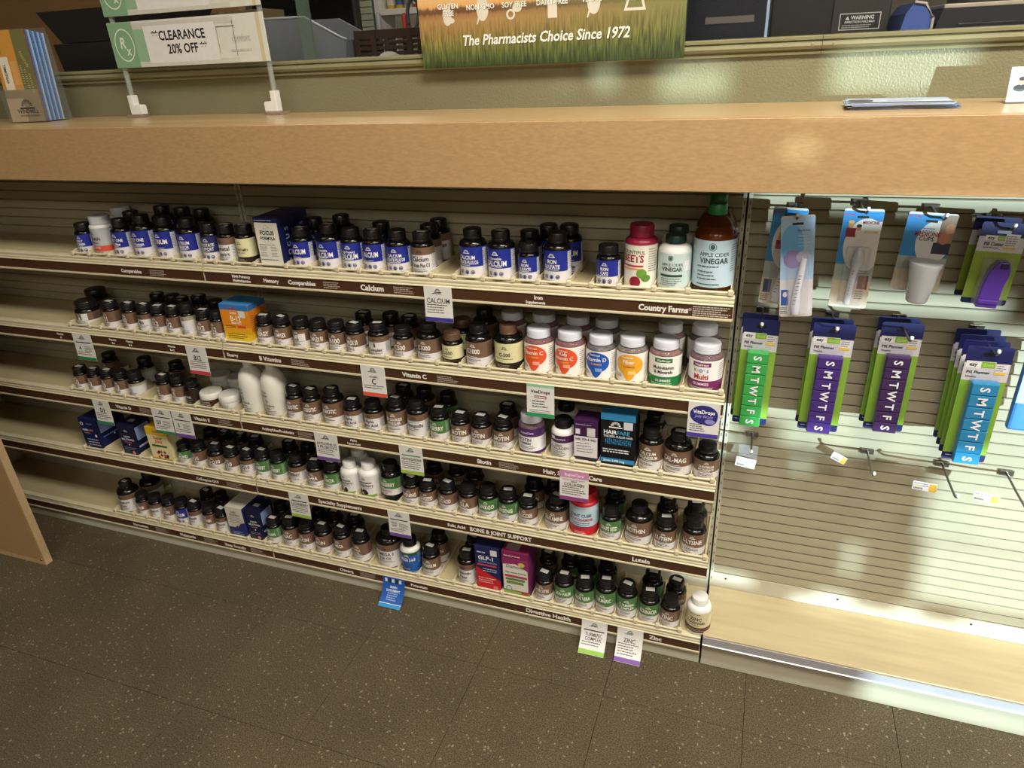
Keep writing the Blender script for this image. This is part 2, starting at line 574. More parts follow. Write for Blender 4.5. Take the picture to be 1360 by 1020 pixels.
# pharmacy window: moulded frame along the bottom, two sliding panes
wn = thing('window_1', 'long pharmacy window in an olive moulded frame', 'window')
del wn['category']; struct(wn, None, 'window')
def mould(prof, x0, x1, name, parent=wn):
    return MB().prism(prof, x0, x1).build(name, M_TRIM, parent, smooth=35)
prof = [(0.235, 1.3255), (0.228, 1.326), (0.2265, 1.330), (0.229, 1.3325), (0.222, 1.335), (0.2185, 1.340), (0.2195, 1.345), (0.224, 1.3475), (0.2245, 1.3490),
        (0.220, 1.350), (0.2195, 1.3545), (0.222, 1.3565), (0.30, 1.3575), (0.30, 1.3255)]
for a, b in ((-4.2, -1.013), (-1.0122, 0.0985), (0.0993, 5.2)):
    mould(prof, a, b, 'frame_moulding')
for x in (-1.03, 0.083, 0.118):
    MB().lathe([(0.0, -0.001), (0.0035, -0.001), (0.0035, 0.0005), (0.002, 0.0012), (0.0, 0.0012)], 12).build('screw_head', M_TRIM, wn, 40, (x, 0.2192, 1.3415)).rotation_euler = (math.pi / 2, 0, 0)
MB().box(-4.2, -0.99, 0.262, 0.266, 1.3575, 2.3).build('glass_pane', M_GLASS, wn)
MB().box(-1.0, 0.0, 0.272, 0.276, 1.3575, 2.3).build('glass_pane', M_GLASS, wn)
MB().box(0.0, 5.2, 0.262, 0.266, 1.3575, 2.3).build('glass_pane', M_GLASS, wn)
M_EDGE = mat('pale_blue_glass_edge', '8fa6bd', 0.15, alpha=0.8)
M_GREENG = mat('green_glass_edge', '5f6f64', 0.2, alpha=0.45)
MB().box(-0.0025, 0.0025, 0.255, 0.262, 1.3575, 2.3).build('glass_edge', M_EDGE, wn)
MB().box(-1.016, -0.985, 0.255, 0.262, 1.3575, 2.3).build('glass_edge', M_GREENG, wn)
MB().box(-4.2, 5.2, 0.235, 0.325, 2.3, 2.72).build('lintel', M_WALL, wn)

# counter ledge
ct = thing('counter', 'long tan laminate counter ledge running above the shelves', 'counter')
MB().box(-2.9, 2.6, -0.0275, WALL_Y - 0.0005, CT - 0.025, CT, b=0.0004).build('counter_top', M_LAM_LIT, ct)
MB().box(-2.9, 2.6, -0.05, -0.0278, 1.1295, CT - 0.0002, b=0.0010).build('fascia_board', M_LAM, ct)
MB().box(-2.9, 2.6, -0.028, WALL_Y - 0.0005, CT - 0.045, CT - 0.0255).build('underside_board', M_LAM, ct)

# tan panel standing in front of the far left end of the shelves
ep = thing('counter_end_panel', 'tan laminate end panel standing on the floor at far left', 'panel', (-1.925, -0.19, 0))
MB().box(-0.95, 0.0, 0.0, 0.022, 0.0, 1.1, b=0.0015).build('panel_board', M_LAM, ep)
MB().box(0.0002, 0.0022, 0.0005, 0.0215, 0.002, 1.1).build('edge_band', mat('pale_edge_band', 'b59b74', 0.35), ep)
MB().lathe([(0, 0), (0.0045, 0), (0.004, 0.0012), (0, 0.0016)], 12).build('screw_head', M_STEEL, ep, 40, (-0.012, -0.0002, 0.02)).rotation_euler = (math.pi / 2, 0, 0)

# ================================================================== shelving
SEC = [('left', XL, XM), ('middle', XM, XR), ('right', XR, XE)]
slat_prof = [(0.1790, 0.0008), (0.1772, 0.0022), (0.1795, 0.0222), (0.1815, 0.0242), (0.1895, 0.0242), (0.1895, 0.0008)]
for nm, a, b in SEC:
    bp = thing('slatted_back_panel', f'beige horizontal slatted back panel of the {nm} shelving section', 'back panel', (a, 0, 0))
    MB().box(0.006, b - a - 0.006, 0.1895, 0.205, 0.06, 1.19).build('backing_board', M_DARK, bp)
    me = MB().prism(slat_prof, 0.008, b - a - 0.008).mesh('slat', M_SLAT)
    for k in range(41):
        link('slat', me, bp, (0, 0, 0.142 + k * 0.0254))
    MB().box(0.008, b - a - 0.008, 0.176, 0.1892, 0.0705, 0.1415).build('base_riser', M_RISER, bp)
    h = MB()
    for x in (0.04, 0.30, 0.58, 0.9):
        h.lathe([(0, -0.0006), (0.0028, -0.0006), (0.0028, 0.0002), (0, 0.0002)], 10, cx=x, cy=0)
    o = h.build('riser_holes', M_DARK, bp, loc=(0, 0.1758, 0.127)); o.rotation_euler = (math.pi / 2, 0, 0); 
for nm, x in (('left end of the shelving', XL), ('left and middle sections', XM), ('middle and right sections', XR), ('right end of the shelving', XE)):
    up = thing('slotted_upright', f'beige slotted steel upright at the {"joint of the " if "sections" in nm else ""}{nm}', 'upright', (x, 0, 0))
    for s in (-1, 1):
        MB().box(s * 0.0055 - 0.0035, s * 0.0055 + 0.0035, 0.1755, 0.19, 0.07, 1.1285).build('rail', M_RISER, up)
    MB().box(-0.0019, 0.0019, 0.1835, 0.19, 0.07, 1.1285).build('dark_gap', M_DARK, up)
    sl = MB()
    for k in range(38):
        z = 0.12 + k * 0.0262
        for s in (-1, 1):
            sl.box(s * 0.0055 - 0.0008, s * 0.0055 + 0.0008, 0.1752, 0.1754, z, z + 0.008)
    o = sl.build('slots', mat('slot_shadow', '4c4636', 0.7), up); o['kind'] = 'stuff'
# white end of the left section
ew = MB().box(XL - 0.022, XL - 0.009, 0.0, 0.2, 0.0, 1.128).build('shelving_end_panel', M_RISER)
tag(ew, 'off-white metal end panel closing the left end of the shelving', 'end panel')

edge_prof = [(0.016, 0.0165), (0.004, 0.0165), (0.0012, 0.0150), (0.0006, 0.0105), (0.0014, 0.0092), (0.0004, 0.0080), (-0.0006, 0.0042), (0.0002, 0.0030), (-0.0012, 0.0018),
             (-0.0024, 0.0006), (-0.0022, -0.0008), (0.0012, -0.0008), (0.0012, -0.0250), (-0.0020, -0.0252), (-0.0028, -0.0275), (-0.0020, -0.0300), (0.004, -0.0305), (0.016, -0.0305)]
clip_me = MB().box(-0.0048, 0.0048, -0.0045, 0.0055, -0.0052, 0.0052, b=0.0014).mesh('divider_clip', M_CREAM)
div_me = MB().box(-0.0009, 0.0009, 0.004, 0.160, 0.0, 0.0135, b=0.0003).mesh('divider', M_CREAM)
SHELF_OBJ = {}
for si in range(5):
    for nm, a, b in SEC[:2]:
        t = thing('shelf' if si < 4 else 'base_shelf', f'cream {SHELF[si]} of the {nm} section with brown label strip', 'shelf', (a, 0, ZI[si]))
        w = b - a
        e0 = 0.002
        if si < 4:
            MB().box(e0 + 0.006, w - e0 - 0.006, 0.016, 0.174, 0.002, 0.018, b=0.0006).build('shelf_board', M_SHELF, t)
        else:
            MB().box(e0, w - e0, 0.016, 0.1755, -0.0, 0.018, b=0.0006).build('shelf_board', M_SHELF, t)
            MB().box(0.0015, w - 0.0015, 0.004, 0.022, -ZI[4] + 0.001, -0.031, b=0.0008).build('kick_plate', M_KICK, t)
        MB().prism(edge_prof, e0, w - e0).build('edge_moulding', M_CREAM, t, smooth=50)
        st = MB().box(e0 + 0.001, w - e0 - 0.001, -0.0004, 0.0011, -0.0247, -0.0010).build('label_strip', M_STRIP, t)
        SHELF_OBJ[(si, nm)] = (t, st, a)
# right section: only a wooden base deck
t = thing('base_shelf', 'empty pale wooden base deck of the right section with silver channel', 'shelf', (XR, 0, 0))
MB().box(0.003, XE, 0.0, 0.1755, 0.082, 0.0975, b=0.0012).build('deck_board', M_WOOD, t)
MB().prism([(0.004, 0.0825), (-0.002, 0.0945), (-0.0045, 0.0945), (-0.003, 0.072), (-0.0055, 0.0705), (0.0, 0.0695), (0.004, 0.0715)], 0.003, XE).build('price_channel', M_CHAN, t)
MB().box(0.003, XE, 0.004, 0.022, 0.001, 0.0815, b=0.0008).build('kick_plate', M_KICK, t)

# shelf, x (m), kind, diameter, height (mm), label text, word
FRONT = [
(0,-1.607,'navy',47,78,'DAILY|VITAMIN','small blue daily vitamin'),(0,-1.548,'wred',57,97,'VITAMIN|FORMULA','white Vitamin Formula'),
(0,-1.482,'navy',51,92,'DAILY ONE|for Men',"blue men's daily vitamin"),(0,-1.414,'navy',60,102,'DAILY ONE|for Women',"blue women's daily vitamin"),
(0,-1.342,'navy',55,100,'ULTRIUM','blue multimineral'),(0,-1.272,'navy',57,98,'ULTRIUM|SENIOR','blue senior multimineral'),
(0,-1.204,'dnavy',46,90,'PROSTATE|SUPPORT','Prostate Support'),(0,-1.155,'wb',46,89,'Prenatal|Support','Prenatal Support'),
(0,-1.103,'creamk',47,90,'MULTIVITAMIN','cream Multivitamin'),(0,-0.948,'navy',50,89,'CALCIUM',''),(0,-0.878,'navy',60,97,'+Chewable|CALCIUM',''),
(0,-0.818,'navy',50,92,'+High Potency|CALCIUM',''),(0,-0.763,'navy',49,91,'CALCIUM',''),(0,-0.705,'navy',54,91,'CALCIUM|CITRATE PLUS D3',''),
(0,-0.645,'wb',49,90,'Calcium|Citrate Plus D3','white Calcium Citrate'),(0,-0.530,'navy',58,100,'CALCIUM|CITRATE PLUS D3',''),
(0,-0.468,'navy',57,98,'+Chewable|CALCIUM',''),(0,-0.407,'navy',43,77,'IRON|SULFATE',''),(0,-0.348,'navy',55,99,'IRON|SULFATE',''),
(0,-0.244,'navy',47,80,'IRON|CAPS',''),(0,-0.182,'beets',62,120,'BOUNTIFUL|BEETS','Beets'),
(0,-0.118,'acvw',62,102,'APPLE CIDER|VINEGAR','white Apple Cider Vinegar'),
(0,-0.047,'acv',77,160,'APPLE CIDER|VINEGAR','big amber Apple Cider Vinegar'),(1,-1.698,'brownw',64,65,'A','squat Vitamin A'),
(1,-1.597,'brown',44,73,'B1',''),(1,-1.531,'brown',43,74,'B2',''),(1,-1.479,'wb',44,74,'B6',''),(1,-1.431,'brown',43,73,'B12',''),
(1,-1.383,'brown',44,74,'B12',''),(1,-1.334,'clear',40,86,'B12','silver-label B12'),(1,-1.285,'brown',44,73,'B12',''),
(1,-1.240,'brown',42,73,'B12',''),(1,-1.099,'brown',43,73,'ENERGY',''),(1,-1.048,'brown',44,74,'B COMPLEX',''),(1,-0.993,'browns',44,74,'COMPLEX',''),
(1,-0.944,'brown',44,73,'COMPLEX 50',''),(1,-0.893,'brown',44,74,'B100',''),(1,-0.844,'brown',45,74,'COMPLEX 50',''),
(1,-0.783,'wb',50,78,'B|Complex','white B Complex'),(1,-0.718,'brown',46,74,'C500',''),(1,-0.655,'brown',57,88,'C1000',''),
(1,-0.595,'cream',48,72,'C-500','small cream C-500'),(1,-0.533,'brown',59,94,'C1000',''),(1,-0.463,'cream',63,99,'C-500','large cream C-500'),
(1,-0.394,'gumO',64,97,'Vitamin C','orange Vitamin C gummy'),(1,-0.325,'gumO',64,97,'Kids|Vitamin C','Kids Vitamin C gummy'),
(1,-0.258,'gumB',62,94,'Vitamin D','blue Vitamin D gummy'),(1,-0.193,'gumY',64,96,'Fiber','yellow Fiber gummy'),
(1,-0.125,'gumG',65,96,'Multivitamin|& Minerals','green Multivitamin gummy'),(1,-0.045,'gumP',66,95,"KID'S|Multi",'purple Kids Multi gummy'),
(2,-1.794,'brown',42,67,'D3',''),(2,-1.741,'brown',41,67,'D3',''),(2,-1.689,'brown',42,68,'D3',''),(2,-1.641,'brown',43,68,'D3',''),
(2,-1.588,'clear',45,73,'D3','silver-label D3'),(2,-1.485,'brown',44,75,'E',''),(2,-1.435,'brown',47,77,'E',''),
(2,-1.388,'dark',41,70,'SUPER|E','dark vitamin E'),(2,-1.336,'jarb',60,40,'','brown lidded cream jar'),(2,-1.273,'jarw',58,40,'','white cream jar'),
(2,-1.192,'lotion',68,150,'Vital|Super|E|Hand & Body','white lotion'),(2,-1.121,'lotion',68,150,'Vital|Super|E|Hand & Body','white lotion'),
(2,-1.056,'brown',49,90,'PROBIOTIC',''),(2,-1.006,'brown',49,88,'PROBIOTIC',''),(2,-0.944,'brown',57,96,'PROBIOTIC',''),
(2,-0.885,'wb',46,75,'Alpha|Lipoic Acid',''),(2,-0.827,'wb',49,77,'Alpha|Lipoic Acid',''),
(2,-0.763,'brown',51,94,'RED ODORLESS|VINEGAR','Red Odorless'),(2,-0.706,'wbg',52,94,'Ashwagandha','Ashwagandha'),
(2,-0.647,'green',48,83,'BILBERRY',''),(2,-0.592,'brown',46,76,'BIOTIN',''),(2,-0.540,'brown',48,76,'BIOTIN',''),(2,-0.485,'brown',49,78,'BIOTIN',''),
(2,-0.417,'gumV',62,95,'BIOTIN|GUMMIES','purple Biotin gummy'),(2,-0.341,'collagen',56,93,'Super|COLLAGEN','white Collagen'),
(2,-0.144,'brown',52,97,'CALCIUM|MAGNESIUM',''),(2,-0.086,'brown',62,95,'CAL-MAG',''),(2,-0.027,'brown',53,76,'CHROMIUM|PICOLINATE',''),
(3,-1.481,'green',44,66,'ALMOND',''),(3,-1.427,'brown',43,74,'COQ10',''),(3,-1.370,'brown',56,74,'CO Q10','wide Co Q10'),
(3,-1.312,'brown',45,74,'Q10',''),(3,-1.257,'wb',47,75,'CoQ10',''),(3,-1.204,'green',46,84,'CRANBERRY',''),(3,-1.154,'green',46,83,'CRANBERRY',''),
(3,-1.094,'wb',52,85,'CRANBERRY','white Cranberry'),(3,-1.036,'brown',49,78,'DHEA',''),(3,-0.984,'green',48,80,'ECHINACEA',''),
(3,-0.927,'elder',54,91,'Elderberry','white Elderberry'),(3,-0.870,'elder',58,96,'Elderberry','white Elderberry'),
(3,-0.806,'greenk',59,105,'ELDERBERRY','tall green Elderberry'),(3,-0.747,'brown',47,76,'EVENING',''),(3,-0.700,'brown',45,72,'FLAXSEED',''),
(3,-0.645,'brown',49,78,'FOLIC ACID',''),(3,-0.589,'brown',48,78,'GLA',''),(3,-0.536,'green',50,84,'GINKGO',''),(3,-0.483,'green',50,83,'GINSENG',''),
(3,-0.432,'brown',47,75,'GLUCOSE',''),(3,-0.360,'brown',58,89,'GLUTAMINE',''),
(3,-0.295,'joint',69,112,'JOINT CUBE|GLUCOSAMINE','red and white joint'),(3,-0.229,'green',49,83,'GRAPE SEED',''),
(3,-0.164,'brown',63,99,'LECITHIN',''),(3,-0.103,'brown',49,80,'LUTEIN',''),(3,-0.039,'brown',53,88,'L-LYSINE',''),
(4,-1.785,'wb',64,100,'Magnesium|Citrate','large white Magnesium Citrate'),(4,-1.717,'brown',43,74,'MAGNESIUM',''),
(4,-1.665,'wb',44,76,'Magnesium',''),(4,-1.611,'brown',43,82,'IRON',''),(4,-1.560,'navy',44,80,'MAGNESIUM',''),(4,-1.511,'wb',45,82,'Melatonin',''),
(4,-1.454,'brown',45,82,'MELATONIN',''),(4,-1.408,'wb',43,78,'Melatonin',''),(4,-1.222,'green',45,80,'VALERIAN',''),(4,-1.165,'brown',50,91,'NAC',''),
(4,-1.110,'brown',48,88,'NIACIN',''),(4,-1.054,'brown',50,92,'NIACIN',''),(4,-0.992,'brown',51,95,'OMEGA',''),(4,-0.931,'brown',51,92,'KRILL|OIL',''),
(4,-0.847,'wb',74,115,'OMEGA 3|Fish Oil','large white Omega 3'),(4,-0.778,'wblue',56,100,'OMEGA 3-6-9','blue Omega'),
(4,-0.716,'brown',50,90,'POTASSIUM',''),(4,-0.610,'wb',54,98,'Prebiotic|Fiber','white Prebiotic'),(4,-0.396,'brown',47,80,'QUERCETIN',''),
(4,-0.344,'green',49,87,'SAW PALM',''),(4,-0.291,'green',49,86,'ALOE VERA',''),(4,-0.237,'green',51,96,'TURMERIC',''),
(4,-0.184,'green',50,94,'TURMERIC|COMPLEX',''),(4,-0.130,'green',50,87,'ECHINACEA',''),(4,-0.079,'brown',47,78,'ZINC',''),
(4,-0.013,'zinclz',58,98,'ZINC|LOZENGES','white Zinc Lozenges'),
]
BOXES = [
(0,-1.054,-0.988,'focus',112,56,2),(1,-1.210,-1.122,'b12',100,32,2),(2,-0.311,-0.256,'rejuv',108,45,1),(2,-0.251,-0.174,'hair',132,55,1),
(3,-1.850,-1.777,'melabox',105,95,1),(3,-1.699,-1.638,'navybox',104,65,1),(3,-1.589,-1.510,'yellowbox',112,50,1),(4,-1.371,-1.308,'wildbox',104,50,2),
(4,-1.300,-1.248,'navybox',108,60,1),(4,-0.576,-0.506,'glpbox',140,60,1),(4,-0.502,-0.428,'magbox',140,60,1),
]
BACK = [
(0,-1.583,0.137,'wred',57,97),(0,-1.440,0.136,'navy',58,104),(0,-1.374,0.136,'navy',56,101),(0,-1.307,0.130,'navy',56,100),
(0,-0.961,0.110,'navy',50,92),(0,-0.882,0.103,'navy',60,103),(0,-0.777,0.098,'navy',50,92),(0,-0.656,0.093,'wb',50,91),(0,-0.656,0.144,'wb',50,92),
(0,-0.420,0.080,'navy',50,90),(0,-0.391,0.123,'navy',50,93),(0,-0.341,0.104,'navy',54,99),(0,-0.121,0.106,'acvw',62,104),
(0,-0.051,0.129,'acv',77,160),(1,-1.745,0.118,'brownw',64,70),(1,-1.512,0.112,'brown',44,74),(1,-1.456,0.110,'brown',44,74),
(1,-1.410,0.093,'brown',44,76),(1,-1.368,0.112,'brown',44,78),(1,-1.302,0.098,'brown',43,74),(1,-0.849,0.085,'wb',48,80),(1,-0.781,0.095,'wb',50,80),
(1,-0.732,0.096,'brown',46,76),(1,-0.593,0.089,'cream',52,84),(1,-0.555,0.135,'brown',57,94),(1,-0.486,0.134,'gumO',62,94),
(1,-0.410,0.133,'gumO',64,96),(1,-0.331,0.133,'gumO',64,96),(1,-0.266,0.134,'gumB',62,94),(1,-0.129,0.133,'gumG',64,96),(1,-0.058,0.132,'gumP',66,97),
(2,-1.781,0.123,'brown',46,72),(2,-1.633,0.114,'clear',46,76),(2,-1.517,0.114,'brown',44,74),(2,-0.776,0.103,'brown',50,92),
(2,-0.718,0.104,'brown',50,92),(2,-0.652,0.098,'green',48,88),(2,-0.493,0.089,'brown',48,82),(2,-0.354,0.111,'collagen',58,95),
(2,-0.146,0.098,'brown',52,100),(3,-1.442,0.101,'brown',46,76),(3,-1.390,0.101,'brown',46,76),(3,-1.334,0.102,'brown',46,76),
(3,-1.279,0.099,'brown',46,76),(3,-1.156,0.091,'green',48,84),(3,-1.098,0.094,'brown',48,84),(3,-0.936,0.094,'elder',54,90),
(3,-0.717,0.109,'brown',45,74),(3,-0.654,0.115,'brown',48,78),(3,-0.600,0.108,'brown',48,78),(3,-0.437,0.100,'brown',50,82),
(3,-0.381,0.096,'brown',56,88),(3,-0.232,0.103,'green',50,84),(3,-0.107,0.099,'brown',50,86),(3,-0.043,0.096,'brown',54,88),
(4,-1.753,0.102,'wb',66,100),(4,-1.518,0.095,'brown',45,80),(4,-1.462,0.094,'brown',45,80),(4,-1.243,0.100,'brown',46,84),
(4,-1.156,0.087,'brown',48,90),(4,-1.105,0.093,'brown',50,92),(4,-1.054,0.098,'brown',50,92),(4,-0.985,0.096,'brown',54,92),
(4,-0.718,0.093,'brown',50,92),(4,-0.615,0.099,'wb',52,94),(4,-0.406,0.102,'brown',48,86),(4,-0.346,0.107,'green',50,88),
(4,-0.298,0.089,'green',50,90),(4,-0.248,0.103,'green',50,92),(4,-0.131,0.094,'green',52,94),(4,-0.073,0.089,'brown',50,86),
(0,-1.516,0.106,'navy',50,94),(2,-1.385,0.135,'jarw',60,42),(2,-1.324,0.135,'jarw',60,42),
]
TAGS = [
(0,-0.634,-0.569,'calcium'),(1,-1.736,-1.656,'va'),(1,-1.337,-1.272,'b12'),(1,-0.821,-0.757,'c'),(1,-0.411,-0.349,'drops'),(1,-0.069,-0.007,'beans'),
(2,-1.742,-1.679,'d3'),(2,-1.524,-1.455,'d3b'),(2,-1.452,-1.385,'e'),(2,-0.990,-0.921,'acid'),(2,-0.747,-0.684,'ashwa'),(2,-0.340,-0.273,'collagen'),
(3,-1.113,-1.050,'elder'),(3,-0.807,-0.744,'folic'),(4,-0.853,-0.786,'blue'),(4,-0.289,-0.224,'turm'),(4,-0.199,-0.135,'zinc'),
]
STRIPS = [
(0,-1.499,-1.396,'Comparables',9,1),(0,-1.153,-1.069,'High Potency|Multivitamins',7,0),(0,-1.054,-1.001,'Memory',9,0),
(0,-0.993,-0.894,'Comparables',10,1),(0,-0.806,-0.716,'Calcium',13,1),(0,-0.398,-0.360,'Iron',8,0),(0,-0.411,-0.360,'~Supplements',6,0),
(0,-0.177,-0.083,'Country Farms',12,2),(1,-1.793,-1.765,'Vitamin|A',6,0),(1,-1.600,-1.573,'Vitamin|B-1',6,0),(1,-1.541,-1.515,'Vitamin|B-6',6,0),
(1,-1.400,-1.371,'Vitamin|B-12',6,0),(1,-1.216,-1.168,'Energy',9,0),(1,-1.133,-1.024,'B Vitamins',11,1),(1,-0.731,-0.633,'Vitamin C',11,1),
(2,-1.679,-1.578,'Vitamin D',10,1),(2,-1.396,-1.304,'Vitamin E',10,1),(2,-1.157,-1.049,'Acidophilus/Probiotics',8,1),
(2,-0.899,-0.853,'Alpha|Lipoic Acid',6,0),(2,-0.553,-0.496,'Biotin',11,1),(2,-0.391,-0.233,'Hair, Skin & Nail Care',11,0),
(3,-1.453,-1.332,'CoEnzyme Q10',9,1),(3,-1.038,-0.868,'Specialty Supplements',11,0),(3,-0.638,-0.589,'Folic Acid',9,0),
(3,-0.577,-0.415,'BONE & JOINT SUPPORT',12,0),(3,-0.176,-0.124,'Lutein',12,0),(4,-1.775,-1.670,'Magnesium',10,1),(4,-1.589,-1.481,'Melatonin',11,1),
(4,-1.405,-1.308,'Sleep Soundly',10,1),(4,-1.007,-0.936,'Omega',11,1),(4,-0.773,-0.716,'Potassium',9,0),(4,-0.462,-0.295,'Digestive Health',13,0),
(4,-0.127,-0.086,'Zinc',12,0),
]

# dividers and front rails between the goods
def front_items(si):
    L = [(x, d / 1000.0, t) for s, x, st, d, h, t, w in FRONT if s == si]
    L += [((a + b) / 2, b - a, k) for s, a, b, k, h, dp, n in BOXES if s == si]
    return sorted(L)
for si in range(5):
    it = front_items(si)
    if si == 4:
        it = it[:-1]                      # the lozenges stand beyond the fence
    for nm, a, b in SEC[:2]:
        t, st, x0 = SHELF_OBJ[(si, nm)]
        seg = [i for i in it if a <= i[0] < b]
        if not seg: continue
        xs = [max(seg[0][0] - seg[0][1] / 2 - 0.004, a + 0.008)]
        for p, q in zip(seg, seg[1:]):
            l, r = p[0] + p[1] / 2, q[0] - q[1] / 2
            if r - l > 0.034:
                xs += [l + 0.004, r - 0.004]
            else:
                xs.append((l + r) / 2)
        last = seg[-1][0] + seg[-1][1] / 2
        xs.append(min(last + 0.004, b - 0.010))
        if nm == 'left' and xs[-1] < b - 0.03: xs.append(b - 0.010)
        MB().tube([(max(xs[0] - 0.006, a + 0.004) - x0, 0.0055, 0.0235), ((b - 0.004 if si < 4 or nm == 'left' else xs[-1] + 0.006) - x0, 0.0055, 0.0235)], 0.0029, 8).build('front_rail', M_CREAM, t, 60)
        for x in xs:
            link('divider_clip', clip_me, t, (x - x0, 0.0055, 0.0235))
            link('divider', div_me, t, (x - x0, 0.0055, 0.0182))

# lettering on the brown strips
for si, x0, x1, txt, cap, fine in STRIPS:
    nm = 'left' if x0 < XM - 0.01 else 'middle'
    t, st, ox = SHELF_OBJ[(si, nm)]
    p = Print()
    c = cap / 1000.0
    ls = txt.split('|')
    low = txt.startswith('~')
    ls = [l.lstrip('~') for l in ls]
    w = x1 - x0
    for k, l in enumerate(ls):
        z = -0.0128 - c / 2 + (len(ls) - 1) * 0.0052 - k * 0.0104
        if low: z = -0.0222
        if l == 'Iron': z = -0.0125
        p.text((x0 + x1) / 2 - ox, z, l, c, 'e9e4da', 2, 1.0, maxw=w if len(ls) == 1 or k == 1 else w * 0.95)
    if 'Farms' in txt:
        p.text(x1 - ox + 0.003, -0.0125, 'R', 0.0026, 'e9e4da', True); p.ring(x1 - ox + 0.003, -0.0112, 0.0027, 0.0005, 'e9e4da', 12)
    p.build('lettering', st, (0, -0.0005, 0))
    p = Print()
    if fine == 1:
        p.fine(x1 - ox + 0.008, -0.0065, x1 - ox + 0.06, 4, 0.0042, 0.0018, 'b6a899')
    if fine == 2:
        p.fine(x1 - ox + 0.008, -0.004, min(x1 + 0.08, XR - 0.006) - ox, 5, 0.0042, 0.0020, 'c9beb0')
    if p.F:
        p.build('fine_print', st, (0, -0.0005, 0))

# ================================================================== bottles
BODY, CAPS = {}, {}
def bottle_profile(d, h, ch, rn):
    r = d / 2; hb = h - ch
    sh = min(0.016, max(0.0045, (r - rn) * 0.85 + 0.002))         # shoulder height
    zs = hb - sh - 0.0012
    P = [(0.0, 0.0), (r - 0.0025, 0.0), (r - 0.0007, 0.0009), (r, 0.003), (r, zs)]
    for k in range(1, 6):
        a = math.pi / 2 * k / 5
        P.append((rn + (r - rn) * math.cos(a), zs + sh * math.sin(a)))
    P += [(rn, hb + 0.002), (0.0, hb + 0.002)]
    return P, zs
def body_mesh(d, h, ch, rn, m):
    k = (d, h, ch, rn, m.name)
    if k not in BODY:
        P, zs = bottle_profile(d, h, ch, rn)
        BODY[k] = MB().lathe(P, 36).mesh('body', m, 40)
    return BODY[k]
def cap_mesh(rc, ch, m):
    k = (round(rc, 4), round(ch, 4), m.name)
    if k not in CAPS:
        P = [(0.0, 0.0), (rc, 0.0), (rc, ch * 0.18), (rc, ch * 0.2), (rc, ch * 0.86), (rc - 0.0012, ch * 0.97), (rc - 0.0026, ch), (0.0, ch)]
        CAPS[k] = MB().lathe(P, 56, ribs=(3, 4)).mesh('cap', m, 32)
    return CAPS[k]
STICK_ME = MB().box(-0.0105, 0.0105, -0.0062, 0.0062, 0, 0.0003).mesh('price_sticker', M_STICK)

def label_mesh(R, z0, z1, bands, gap=0.22):
    """wrap-around label; bands = [(fraction from, to, material)]; a narrow gap at the back"""
    V, F, I, mats = [], [], [], []
    n = 40
    a0 = -math.pi + gap
    zs = sorted({0.0, 1.0, *[b[0] for b in bands], *[b[1] for b in bands]})
    for z in zs:
        for k in range(n + 1):
            a = a0 + (-2 * a0) * k / n
            V.append((R * math.sin(a), -R * math.cos(a), z0 + (z1 - z0) * z))
    for j in range(len(zs) - 1):
        mz = (zs[j] + zs[j + 1]) / 2
        m = [b[2] for b in bands if b[0] <= mz <= b[1]][-1]
        if m not in mats: mats.append(m)
        for k in range(n):
            F.append((j * (n + 1) + k, j * (n + 1) + k + 1, (j + 1) * (n + 1) + k + 1, (j + 1) * (n + 1) + k))
            I.append(mats.index(m))
    me = bpy.data.meshes.new('label')
    me.from_pydata(V, [], F)
    for m in mats: me.materials.append(m)
    me.polygons.foreach_set('material_index', I)
    me.polygons.foreach_set('use_smooth', [True] * len(F))
    me.update()
    return me
LABELS, PRINTS = {}, {}

WH, BK = 'efeae2', '2a2622'
GUM = {'gumO': ('e2552c', 'f0e9e2', '6d2320'), 'gumB': ('2257b5', 'ece9e6', '4a4238'), 'gumY': ('eea92f', 'f0ebe2', '6b5a4a'),
       'gumG': ('1f7a43', 'f0efe8', '7a4a3a'), 'gumP': ('74285f', 'f2eeee', '5b3030'), 'gumV': ('4d2a63', 'eeecec', '5a2b3a')}

def small_icons(p, z, r, m, n=3, dx=0.0115):
    for k in range(n):
        x = (k - (n - 1) / 2) * dx
        p.ring(x, z, r, r * 0.3, m)
        p.step(); p.ell(x, z - r * 0.05, r * 0.5, r * (0.35 + 0.25 * (k % 2)), m, 6)

